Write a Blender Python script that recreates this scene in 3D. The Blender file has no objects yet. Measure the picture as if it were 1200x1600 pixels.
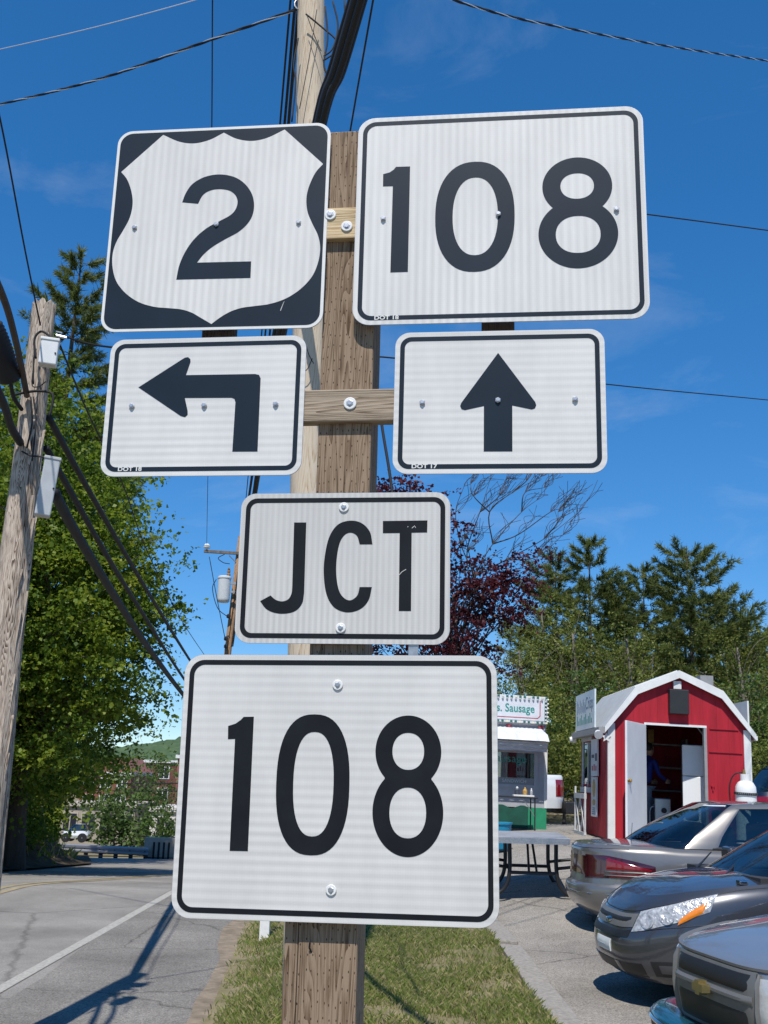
import bpy, bmesh, math, random
import numpy as np
from mathutils import Vector, Matrix, geometry
R_ = math.radians
random.seed(7); rng = np.random.default_rng(11)
SC = bpy.context.scene
C = SC.collection

# ------------------------------------------------------------------ camera, sky, sun, exposure
CAM_H, PITCH, ROLL, FPX = 1.70, R_(14.5), R_(1.463), 1600.0
fw = Vector((0, math.cos(PITCH), math.sin(PITCH))); up0 = Vector((0, -math.sin(PITCH), math.cos(PITCH))); rt0 = Vector((1, 0, 0))
rt = rt0 * math.cos(ROLL) + up0 * math.sin(ROLL); upv = up0 * math.cos(ROLL) - rt0 * math.sin(ROLL)
cam_d = bpy.data.cameras.new('camera'); cam = bpy.data.objects.new('camera', cam_d); C.objects.link(cam)
cam_d.sensor_fit = 'VERTICAL'; cam_d.sensor_height = 36.0; cam_d.lens = 36.0 * FPX / 1600.0
cam_d.clip_start = 0.05; cam_d.clip_end = 4000
cam.matrix_world = Matrix(((rt.x, upv.x, -fw.x, 0), (rt.y, upv.y, -fw.y, 0), (rt.z, upv.z, -fw.z, CAM_H), (0, 0, 0, 1)))
SC.camera = cam

SUN_EL, SUN_AZ = R_(58), R_(7.4)          # azimuth: degrees to the left of straight behind the camera
sdir = Vector((-math.sin(SUN_AZ) * math.cos(SUN_EL), -math.cos(SUN_AZ) * math.cos(SUN_EL), math.sin(SUN_EL)))
w = bpy.data.worlds.new('World'); SC.world = w; w.use_nodes = True
nt = w.node_tree; nt.nodes.clear()
sky = nt.nodes.new('ShaderNodeTexSky'); sky.sky_type = 'NISHITA'; sky.sun_disc = False
sky.sun_elevation = SUN_EL; sky.sun_rotation = math.pi + SUN_AZ; sky.altitude = 200; sky.air_density = 0.7; sky.dust_density = 0.0; sky.ozone_density = 4.0
hs = nt.nodes.new('ShaderNodeHueSaturation'); hs.inputs['Saturation'].default_value = 1.27; hs.inputs['Value'].default_value = 1.72; hs.inputs['Hue'].default_value = 0.497
bg = nt.nodes.new('ShaderNodeBackground'); bg.inputs['Strength'].default_value = 0.15
wo = nt.nodes.new('ShaderNodeOutputWorld')
# faint cirrus
tc = nt.nodes.new('ShaderNodeTexCoord'); mp = nt.nodes.new('ShaderNodeMapping'); mp.inputs['Scale'].default_value = (2.2, 1.4, 6.0); mp.inputs['Rotation'].default_value = (0.3, 0.2, 0.5)
cn = nt.nodes.new('ShaderNodeTexNoise'); cn.inputs['Scale'].default_value = 1.7; cn.inputs['Detail'].default_value = 9; cn.inputs['Roughness'].default_value = 0.62; cn.inputs['Distortion'].default_value = 0.5
cr = nt.nodes.new('ShaderNodeValToRGB'); cr.color_ramp.elements[0].position = 0.54; cr.color_ramp.elements[1].position = 1.0
cr.color_ramp.elements[1].color = (0.35, 0.35, 0.35, 1)
cm = nt.nodes.new('ShaderNodeMixRGB'); cm.inputs['Color2'].default_value = (4.5, 5.0, 5.6, 1)
nt.links.new(tc.outputs['Generated'], mp.inputs['Vector']); nt.links.new(mp.outputs['Vector'], cn.inputs['Vector']); nt.links.new(cn.outputs['Fac'], cr.inputs['Fac'])
# clear dry air: soften the brightening towards the horizon, evenly all round
sc1 = nt.nodes.new('ShaderNodeSeparateColor'); ma = nt.nodes.new('ShaderNodeMath'); ma.operation = 'MULTIPLY_ADD'; ma.inputs[1].default_value = 0.13; ma.inputs[2].default_value = 1.0
dvd = nt.nodes.new('ShaderNodeVectorMath'); dvd.operation = 'DIVIDE'; cb3 = nt.nodes.new('ShaderNodeCombineXYZ')
nt.links.new(sky.outputs['Color'], sc1.inputs[0]); nt.links.new(sc1.outputs[2], ma.inputs[0])
for i in range(3): nt.links.new(ma.outputs[0], cb3.inputs[i])
nt.links.new(hs.outputs['Color'], dvd.inputs[0]); nt.links.new(cb3.outputs[0], dvd.inputs[1])
nt.links.new(sky.outputs['Color'], hs.inputs['Color']); nt.links.new(dvd.outputs[0], cm.inputs['Color1']); nt.links.new(cr.outputs['Color'], cm.inputs['Fac'])
nt.links.new(cm.outputs['Color'], bg.inputs['Color']); nt.links.new(bg.outputs['Background'], wo.inputs['Surface'])
sun_d = bpy.data.lights.new('sun', 'SUN'); sun_d.energy = 5.0; sun_d.angle = R_(0.53); sun_d.color = (1.0, 0.955, 0.89)
sun = bpy.data.objects.new('sun', sun_d); C.objects.link(sun); sun.rotation_euler = (-sdir).to_track_quat('-Z', 'Y').to_euler()
SC.view_settings.view_transform = 'Standard'; SC.view_settings.look = 'None'; SC.view_settings.exposure = 0.0; SC.view_settings.gamma = 1.0
SC.cycles.max_bounces = 8; SC.cycles.transparent_max_bounces = 16

def ray(px, py):
    d = rt * ((px - 600) / FPX) - upv * ((py - 800) / FPX) + fw
    return d
def at(px, py, Y):
    d = ray(px, py); t = Y / d.y
    return Vector((d.x * t, Y, CAM_H + d.z * t))
def ath(px, py, h):
    d = ray(px, py); t = (h - CAM_H) / d.z
    return Vector((d.x * t, d.y * t, h))

# ------------------------------------------------------------------ materials
def new_mat(name):
    m = bpy.data.materials.new(name); m.use_nodes = True; n = m.node_tree
    return m, n, n.nodes['Principled BSDF']
def mat(name, col, rough=0.6, metal=0.0, var=0.12, scale=8.0, bump=0.0, bscale=None, coat=0.0, stretch=(1, 1, 1), col2=None, spec=0.5, detail=6):
    m, n, b = new_mat(name)
    b.inputs['Roughness'].default_value = rough; b.inputs['Metallic'].default_value = metal
    b.inputs['Specular IOR Level'].default_value = spec
    if coat: b.inputs['Coat Weight'].default_value = coat; b.inputs['Coat Roughness'].default_value = 0.04
    tcn = n.nodes.new('ShaderNodeTexCoord'); mpn = n.nodes.new('ShaderNodeMapping'); mpn.inputs['Scale'].default_value = stretch
    nz = n.nodes.new('ShaderNodeTexNoise'); nz.inputs['Scale'].default_value = scale; nz.inputs['Detail'].default_value = detail; nz.inputs['Roughness'].default_value = 0.6
    n.links.new(tcn.outputs['Object'], mpn.inputs['Vector']); n.links.new(mpn.outputs['Vector'], nz.inputs['Vector'])
    rp = n.nodes.new('ShaderNodeValToRGB'); rp.color_ramp.elements[0].position = 0.3; rp.color_ramp.elements[1].position = 0.7
    c1 = tuple(max(0, c * (1 - var)) for c in col) if col2 is None else col
    c2 = tuple(c * (1 + var) for c in col) if col2 is None else col2
    rp.color_ramp.elements[0].color = (*c1, 1); rp.color_ramp.elements[1].color = (*c2, 1)
    n.links.new(nz.outputs['Fac'], rp.inputs['Fac']); n.links.new(rp.outputs['Color'], b.inputs['Base Color'])
    if bump:
        bz = n.nodes.new('ShaderNodeTexNoise'); bz.inputs['Scale'].default_value = bscale or scale * 4; bz.inputs['Detail'].default_value = 4
        n.links.new(mpn.outputs['Vector'], bz.inputs['Vector'])
        bn = n.nodes.new('ShaderNodeBump'); bn.inputs['Strength'].default_value = min(1, bump); bn.inputs['Distance'].default_value = 0.02
        n.links.new(bz.outputs['Fac'], bn.inputs['Height']); n.links.new(bn.outputs['Normal'], b.inputs['Normal'])
    return m
def leaf_mat(name, cols, trans=0.35, attr=True):
    m = bpy.data.materials.new(name); m.use_nodes = True; n = m.node_tree; n.nodes.clear()
    o = n.nodes.new('ShaderNodeOutputMaterial'); g = n.nodes.new('ShaderNodeNewGeometry'); rp = n.nodes.new('ShaderNodeValToRGB')
    el = rp.color_ramp.elements
    while len(el) < len(cols): el.new(0.5)
    for i, c in enumerate(cols): el[i].position = i / (len(cols) - 1); el[i].color = (*c, 1)
    if attr:
        at_n = n.nodes.new('ShaderNodeAttribute'); at_n.attribute_name = 'tint'; n.links.new(at_n.outputs['Fac'], rp.inputs['Fac'])
    else: n.links.new(g.outputs['Random Per Island'], rp.inputs['Fac'])
    p = n.nodes.new('ShaderNodeBsdfPrincipled'); p.inputs['Roughness'].default_value = 0.5; p.inputs['Specular IOR Level'].default_value = 0.35
    t = n.nodes.new('ShaderNodeBsdfTranslucent'); mx = n.nodes.new('ShaderNodeMixShader'); mx.inputs['Fac'].default_value = trans
    n.links.new(rp.outputs['Color'], p.inputs['Base Color']); n.links.new(rp.outputs['Color'], t.inputs['Color'])
    n.links.new(p.outputs[0], mx.inputs[1]); n.links.new(t.outputs[0], mx.inputs[2]); n.links.new(mx.outputs[0], o.inputs['Surface'])
    return m
def wood_mat(name, dark, light, axis='z', ring=22.0, incise=True, grey=None, rough=0.85):
    """sawn timber: grain bands stretched along the length, figured growth rings, treatment slits"""
    m, n, b = new_mat(name); L = n.links.new; b.inputs['Roughness'].default_value = rough; b.inputs['Specular IOR Level'].default_value = 0.2
    tcn = n.nodes.new('ShaderNodeTexCoord')
    def mapping(s):
        q = n.nodes.new('ShaderNodeMapping'); q.inputs['Scale'].default_value = s; L(tcn.outputs['Object'], q.inputs['Vector']); return q
    st = (1, 1, 0.06) if axis == 'z' else (0.06, 1, 1)
    a = mapping(st)
    nz = n.nodes.new('ShaderNodeTexNoise'); nz.inputs['Scale'].default_value = ring * 0.32; nz.inputs['Detail'].default_value = 2
    L(a.outputs[0], nz.inputs['Vector'])
    mu = n.nodes.new('ShaderNodeMath'); mu.operation = 'MULTIPLY'; mu.inputs[1].default_value = 40.0; L(nz.outputs['Fac'], mu.inputs[0])
    fr = n.nodes.new('ShaderNodeMath'); fr.operation = 'FRACT'; L(mu.outputs[0], fr.inputs[0])
    fine = n.nodes.new('ShaderNodeTexNoise'); fine.inputs['Scale'].default_value = 190; fine.inputs['Detail'].default_value = 5; L(a.outputs[0], fine.inputs['Vector'])
    big = n.nodes.new('ShaderNodeTexNoise'); big.inputs['Scale'].default_value = 9; big.inputs['Detail'].default_value = 3; L(a.outputs[0], big.inputs['Vector'])
    ad = n.nodes.new('ShaderNodeMath'); ad.operation = 'MULTIPLY_ADD'; ad.inputs[1].default_value = 0.38; L(fr.outputs[0], ad.inputs[0]); L(fine.outputs['Fac'], ad.inputs[2])
    ad2 = n.nodes.new('ShaderNodeMath'); ad2.operation = 'MULTIPLY_ADD'; ad2.inputs[1].default_value = 0.5; L(big.outputs['Fac'], ad2.inputs[0]); L(ad.outputs[0], ad2.inputs[2])
    rp = n.nodes.new('ShaderNodeValToRGB'); rp.color_ramp.elements[0].position = 0.62; rp.color_ramp.elements[1].position = 1.2
    e = rp.color_ramp.elements; e[0].color = (*dark, 1); e[1].color = (*light, 1); e[1].position = 1.0
    mid = e.new(0.82); mid.color = (*(grey or tuple((x + y) / 2 for x, y in zip(dark, light))), 1)
    L(ad2.outputs[0], rp.inputs['Fac'])
    out = rp.outputs['Color']; hgt = ad2.outputs[0]
    if incise:
        v = n.nodes.new('ShaderNodeTexVoronoi'); v.voronoi_dimensions = '2D'; v.inputs['Scale'].default_value = 1.0; v.inputs['Randomness'].default_value = 0.45
        q = mapping((70, 70, 30)); sx_ = n.nodes.new('ShaderNodeSeparateXYZ'); cx_ = n.nodes.new('ShaderNodeCombineXYZ'); L(q.outputs[0], sx_.inputs[0]); xy_ = n.nodes.new('ShaderNodeMath'); xy_.operation = 'ADD'; L(sx_.outputs[0], xy_.inputs[0]); L(sx_.outputs[1], xy_.inputs[1]); L(xy_.outputs[0], cx_.inputs[0]); L(sx_.outputs[2], cx_.inputs[1]); L(cx_.outputs[0], v.inputs['Vector'])
        th = n.nodes.new('ShaderNodeMath'); th.operation = 'LESS_THAN'; th.inputs[1].default_value = 0.085; L(v.outputs['Distance'], th.inputs[0])
        mx = n.nodes.new('ShaderNodeMixRGB'); mx.inputs['Color2'].default_value = (dark[0] * 0.55, dark[1] * 0.55, dark[2] * 0.55, 1); L(th.outputs[0], mx.inputs['Fac']); L(out, mx.inputs['Color1']); out = mx.outputs[0]
    L(out, b.inputs['Base Color'])
    bn = n.nodes.new('ShaderNodeBump'); bn.inputs['Strength'].default_value = 0.5; bn.inputs['Distance'].default_value = 0.004
    L(hgt, bn.inputs['Height']); L(bn.outputs[0], b.inputs['Normal'])
    return m
def sheet_mat(name, axis, freq, base=0.80, tint=(1, 1, 1)):
    """retroreflective sheeting: faint seams/bands of the prismatic film plus a small cell pattern, light scuffs"""
    m, n, b = new_mat(name); L = n.links.new; b.inputs['Roughness'].default_value = 0.32; b.inputs['Specular IOR Level'].default_value = 0.5
    tcn = n.nodes.new('ShaderNodeTexCoord'); sp = n.nodes.new('ShaderNodeSeparateXYZ'); L(tcn.outputs['Object'], sp.inputs[0])
    nz0 = n.nodes.new('ShaderNodeTexNoise'); nz0.inputs['Scale'].default_value = 2.5; L(tcn.outputs['Object'], nz0.inputs['Vector'])
    mu = n.nodes.new('ShaderNodeMath'); mu.operation = 'MULTIPLY'; mu.inputs[1].default_value = freq; L(sp.outputs['X' if axis == 'v' else 'Z'], mu.inputs[0])
    sn = n.nodes.new('ShaderNodeMath'); sn.operation = 'SINE'; L(mu.outputs[0], sn.inputs[0])
    # irregular strength of the bands
    cmb = n.nodes.new('ShaderNodeCombineXYZ'); L(sp.outputs['X' if axis == 'v' else 'Z'], cmb.inputs[0])
    nz1 = n.nodes.new('ShaderNodeTexNoise'); nz1.inputs['Scale'].default_value = 22; L(cmb.outputs[0], nz1.inputs['Vector'])
    m1 = n.nodes.new('ShaderNodeMath'); m1.operation = 'MULTIPLY'; L(sn.outputs[0], m1.inputs[0]); L(nz1.outputs['Fac'], m1.inputs[1])
    m2 = n.nodes.new('ShaderNodeMath'); m2.operation = 'MULTIPLY'; L(m1.outputs[0], m2.inputs[0]); L(nz0.outputs['Fac'], m2.inputs[1])
    ck = n.nodes.new('ShaderNodeTexVoronoi'); ck.inputs['Scale'].default_value = 170; ck.inputs['Randomness'].default_value = 0.0; L(tcn.outputs['Object'], ck.inputs['Vector'])
    a1 = n.nodes.new('ShaderNodeMath'); a1.operation = 'MULTIPLY_ADD'; a1.inputs[1].default_value = 0.15; a1.inputs[2].default_value = base; L(m2.outputs[0], a1.inputs[0])
    a2 = n.nodes.new('ShaderNodeMath'); a2.operation = 'MULTIPLY_ADD'; a2.inputs[1].default_value = -0.06; L(ck.outputs['Distance'], a2.inputs[0]); L(a1.outputs[0], a2.inputs[2])
    dz = n.nodes.new('ShaderNodeTexNoise'); dz.inputs['Scale'].default_value = 3.5; dz.inputs['Detail'].default_value = 8; dz.inputs['Roughness'].default_value = 0.65
    dm = n.nodes.new('ShaderNodeMapping'); dm.inputs['Scale'].default_value = (2.2, 1, 0.7); L(tcn.outputs['Object'], dm.inputs[0]); L(dm.outputs[0], dz.inputs['Vector'])
    dr = n.nodes.new('ShaderNodeMapRange'); dr.inputs['From Min'].default_value = 0.35; dr.inputs['From Max'].default_value = 0.62; dr.inputs['To Min'].default_value = 0.90; dr.inputs['To Max'].default_value = 1.0; L(dz.outputs['Fac'], dr.inputs[0])
    dq = n.nodes.new('ShaderNodeMath'); dq.operation = 'MULTIPLY'; L(a2.outputs[0], dq.inputs[0]); L(dr.outputs[0], dq.inputs[1]); a2 = dq
    cb = n.nodes.new('ShaderNodeCombineColor')
    for i, ch in enumerate(('Red', 'Green', 'Blue')):
        q = n.nodes.new('ShaderNodeMath'); q.operation = 'MULTIPLY'; q.inputs[1].default_value = tint[i]; L(a2.outputs[0], q.inputs[0]); L(q.outputs[0], cb.inputs[ch])
    L(cb.outputs[0], b.inputs['Base Color'])
    return m
def asphalt_mat(name, col, patch=0.14, speck=0.35, crack=0.5, cscale=0.45):
    m, n, b = new_mat(name); L = n.links.new; b.inputs['Roughness'].default_value = 0.92; b.inputs['Specular IOR Level'].default_value = 0.15
    t = n.nodes.new('ShaderNodeTexCoord')
    def noise(sc, det=6, rough=0.6):
        q = n.nodes.new('ShaderNodeTexNoise'); q.inputs['Scale'].default_value = sc; q.inputs['Detail'].default_value = det; q.inputs['Roughness'].default_value = rough; L(t.outputs['Object'], q.inputs['Vector']); return q
    def mul(a, lo, hi, f0=0.3, f1=0.7):
        r = n.nodes.new('ShaderNodeMapRange'); r.inputs['From Min'].default_value = f0; r.inputs['From Max'].default_value = f1; r.inputs['To Min'].default_value = lo; r.inputs['To Max'].default_value = hi; L(a, r.inputs[0]); return r.outputs[0]
    a = mul(noise(0.7, 8).outputs['Fac'], 1 - patch, 1 + patch); c = mul(noise(70, 3, 0.85).outputs['Fac'], 1 - speck, 1 + speck); d = mul(noise(9, 8, 0.75).outputs['Fac'], 0.90, 1.10)
    v = n.nodes.new('ShaderNodeTexVoronoi'); v.feature = 'DISTANCE_TO_EDGE'; v.inputs['Scale'].default_value = cscale
    wz = noise(3.0, 6); mx = n.nodes.new('ShaderNodeMixRGB'); mx.inputs['Fac'].default_value = 0.16; L(t.outputs['Object'], mx.inputs['Color1']); L(wz.outputs['Color'], mx.inputs['Color2']); L(mx.outputs[0], v.inputs['Vector'])
    k = mul(v.outputs['Distance'], 1 - crack, 1.0, 0.0, 0.006)
    o = a
    for z in (c, d, k):
        q = n.nodes.new('ShaderNodeMath'); q.operation = 'MULTIPLY'; L(o, q.inputs[0]); L(z, q.inputs[1]); o = q.outputs[0]
    vm = n.nodes.new('ShaderNodeVectorMath'); vm.operation = 'SCALE'; vm.inputs[0].default_value = col; L(o, vm.inputs['Scale']); L(vm.outputs[0], b.inputs['Base Color'])
    bn = n.nodes.new('ShaderNodeBump'); bn.inputs['Strength'].default_value = 0.3; bn.inputs['Distance'].default_value = 0.006; L(c, bn.inputs['Height']); L(bn.outputs[0], b.inputs['Normal'])
    return m
def glass_mat(name, tint=(0.55, 0.62, 0.62), mix=0.12):
    m = bpy.data.materials.new(name); m.use_nodes = True; n = m.node_tree; n.nodes.clear(); L = n.links.new
    o = n.nodes.new('ShaderNodeOutputMaterial'); t = n.nodes.new('ShaderNodeBsdfTransparent'); t.inputs[0].default_value = (*tint, 1)
    g = n.nodes.new('ShaderNodeBsdfGlossy'); g.inputs['Roughness'].default_value = 0.02
    f = n.nodes.new('ShaderNodeFresnel'); f.inputs[0].default_value = 1.5; mr = n.nodes.new('ShaderNodeMapRange'); mr.inputs['To Min'].default_value = mix; mr.inputs['To Max'].default_value = 1.0
    mx = n.nodes.new('ShaderNodeMixShader'); L(f.outputs[0], mr.inputs[0]); L(mr.outputs[0], mx.inputs[0]); L(t.outputs[0], mx.inputs[1]); L(g.outputs[0], mx.inputs[2]); L(mx.outputs[0], o.inputs['Surface'])
    return m

M = {}
M['black'] = mat('legend_black', (0.011, 0.019, 0.030), 0.42, 0, 0.12, 6, spec=0.22)
M['black2'] = mat('legend_black_old', (0.010, 0.011, 0.014), 0.5, 0, 0.25, 9, spec=0.18)
M['white_v'] = sheet_mat('sheeting_vertical', 'v', 300.0, 0.69, (1.0, 0.975, 0.92))
M['white_vs'] = sheet_mat('sheeting_shield', 'v', 300.0, 0.70, (1.0, 0.97, 0.91))
M['white_h'] = sheet_mat('sheeting_horizontal', 'h', 300.0, 0.69, (1.0, 0.975, 0.92))
M['white_j'] = sheet_mat('sheeting_grey', 'v', 420.0, 0.585, (1.0, 0.97, 0.91))
M['white_b'] = sheet_mat('sheeting_lower', 'h', 290.0, 0.655, (1.0, 0.975, 0.925))
M['white_border'] = mat('border_white', (0.70, 0.69, 0.65), 0.35, 0, 0.04, 40)
M['alu'] = mat('aluminium', (0.55, 0.56, 0.57), 0.4, 0.9, 0.1, 20)
M['galv'] = mat('galvanised', (0.48, 0.48, 0.49), 0.42, 0.85, 0.2, 60)
M['nylon'] = mat('washer_plastic', (0.72, 0.72, 0.70), 0.5, 0, 0.08, 60)
M['post'] = wood_mat('treated_post', (0.095, 0.060, 0.036), (0.29, 0.212, 0.145), 'z', 30, True, (0.20, 0.140, 0.092))
M['bar'] = wood_mat('crossbar_wood', (0.13, 0.092, 0.060), (0.36, 0.29, 0.215), 'x', 24, False, (0.27, 0.21, 0.15))
M['bar_new'] = wood_mat('crossbar_new_wood', (0.30, 0.19, 0.095), (0.58, 0.45, 0.28), 'x', 18, False, (0.50, 0.37, 0.21))
M['batten'] = wood_mat('batten_wood', (0.06, 0.045, 0.03), (0.16, 0.12, 0.09), 'z', 24, False)
M['pole_pale'] = wood_mat('pole_pale_wood', (0.34, 0.24, 0.15), (0.56, 0.47, 0.36), 'z', 12, False, (0.50, 0.41, 0.30))
M['pole_old'] = wood_mat('pole_weathered_wood', (0.03, 0.021, 0.016), (0.50, 0.42, 0.34), 'z', 34, False, (0.25, 0.19, 0.145))
M['pole_far'] = wood_mat('pole_brown_wood', (0.10, 0.055, 0.03), (0.33, 0.2, 0.11), 'z', 10, False)
M['wire'] = mat('black_cable', (0.010, 0.010, 0.012), 0.75, 0, 0.1, 10)
M['wire_br'] = mat('brown_cable', (0.04, 0.03, 0.026), 0.6, 0, 0.2, 10)
M['wire_al'] = mat('bare_aluminium_wire', (0.75, 0.76, 0.78), 0.35, 0.6, 0.05, 10)
M['box_white'] = mat('utility_box', (0.66, 0.67, 0.66), 0.5, 0, 0.06, 10)
M['box_grey'] = mat('utility_box_grey', (0.42, 0.44, 0.45), 0.5, 0, 0.1, 10)
M['trans'] = mat('transformer_paint', (0.55, 0.57, 0.57), 0.4, 0, 0.05, 10)
M['asphalt'] = asphalt_mat('road_asphalt', (0.25, 0.232, 0.206), 0.28, 0.5, 0.35, 0.22)
M['asphalt2'] = asphalt_mat('walk_asphalt', (0.205, 0.189, 0.166), 0.28, 0.65, 0.45, 0.5)
M['lot'] = asphalt_mat('lot_asphalt', (0.27, 0.247, 0.214), 0.28, 0.75, 0.5, 0.4)
M['line_w'] = mat('edge_line_paint', (0.25, 0.235, 0.21), 0.8, 0, 0.5, 30, detail=12, col2=(0.50, 0.47, 0.40))
M['line_y'] = mat('centre_line_paint', (0.24, 0.19, 0.12), 0.8, 0, 0.3, 6, detail=10, col2=(0.42, 0.34, 0.18))
M['dirt'] = mat('bare_soil', (0.17, 0.125, 0.08), 0.95, 0, 0.4, 3, 0.8, 40, detail=10, spec=0.1)
M['sand'] = mat('edge_sand', (0.25, 0.2, 0.145), 0.95, 0, 0.35, 6, 0.6, 60, detail=10, spec=0.1)
M['turf'] = mat('turf_soil', (0.14, 0.13, 0.06), 0.95, 0, 0.5, 2.2, 0.4, 60, detail=10, col2=(0.30, 0.24, 0.15), spec=0.1)
M['granite'] = mat('granite_kerb', (0.29, 0.262, 0.225), 0.85, 0, 0.3, 30, 0.4, 80, detail=10)
M['grass'] = leaf_mat('grass_blades', [(0.46, 0.37, 0.19), (0.13, 0.19, 0.035), (0.19, 0.25, 0.05), (0.30, 0.31, 0.09), (0.52, 0.43, 0.24)], 0.35, False)
M['maple'] = leaf_mat('maple_leaves', [(0.05, 0.10, 0.012), (0.11, 0.18, 0.016), (0.19, 0.26, 0.022), (0.28, 0.33, 0.035)], 0.5)
M['birch'] = leaf_mat('olive_leaves', [(0.08, 0.115, 0.024), (0.14, 0.175, 0.032), (0.21, 0.24, 0.045), (0.30, 0.31, 0.08)], 0.48)
M['purple'] = leaf_mat('purple_leaves', [(0.045, 0.010, 0.013), (0.08, 0.014, 0.02), (0.12, 0.02, 0.028), (0.06, 0.016, 0.018)], 0.35)
M['pine'] = leaf_mat('pine_needles', [(0.06, 0.085, 0.024), (0.115, 0.15, 0.04), (0.175, 0.205, 0.05), (0.24, 0.255, 0.07)], 0.42)
M['shrub'] = leaf_mat('shrub_leaves', [(0.05, 0.10, 0.02), (0.09, 0.15, 0.03), (0.13, 0.19, 0.05)], 0.35)
M['twig'] = mat('dark_twig', (0.055, 0.045, 0.04), 0.9, 0, 0.3, 10)
M['bank'] = mat('shaded_bank_soil', (0.045, 0.034, 0.024), 0.95, 0, 0.5, 2.5, 0.8, 20, detail=10, col2=(0.11, 0.085, 0.055), spec=0.1)  # soil and leaf litter, with the maple's shade darkened into the colour
M['bark'] = mat('bark', (0.075, 0.058, 0.045), 0.95, 0, 0.4, 10, 0.8, 30, stretch=(1, 1, 0.2))
M['bark_grey'] = mat('bark_grey', (0.16, 0.135, 0.115), 0.95, 0, 0.35, 10, 0.8, 30, stretch=(1, 1, 0.2))

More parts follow.
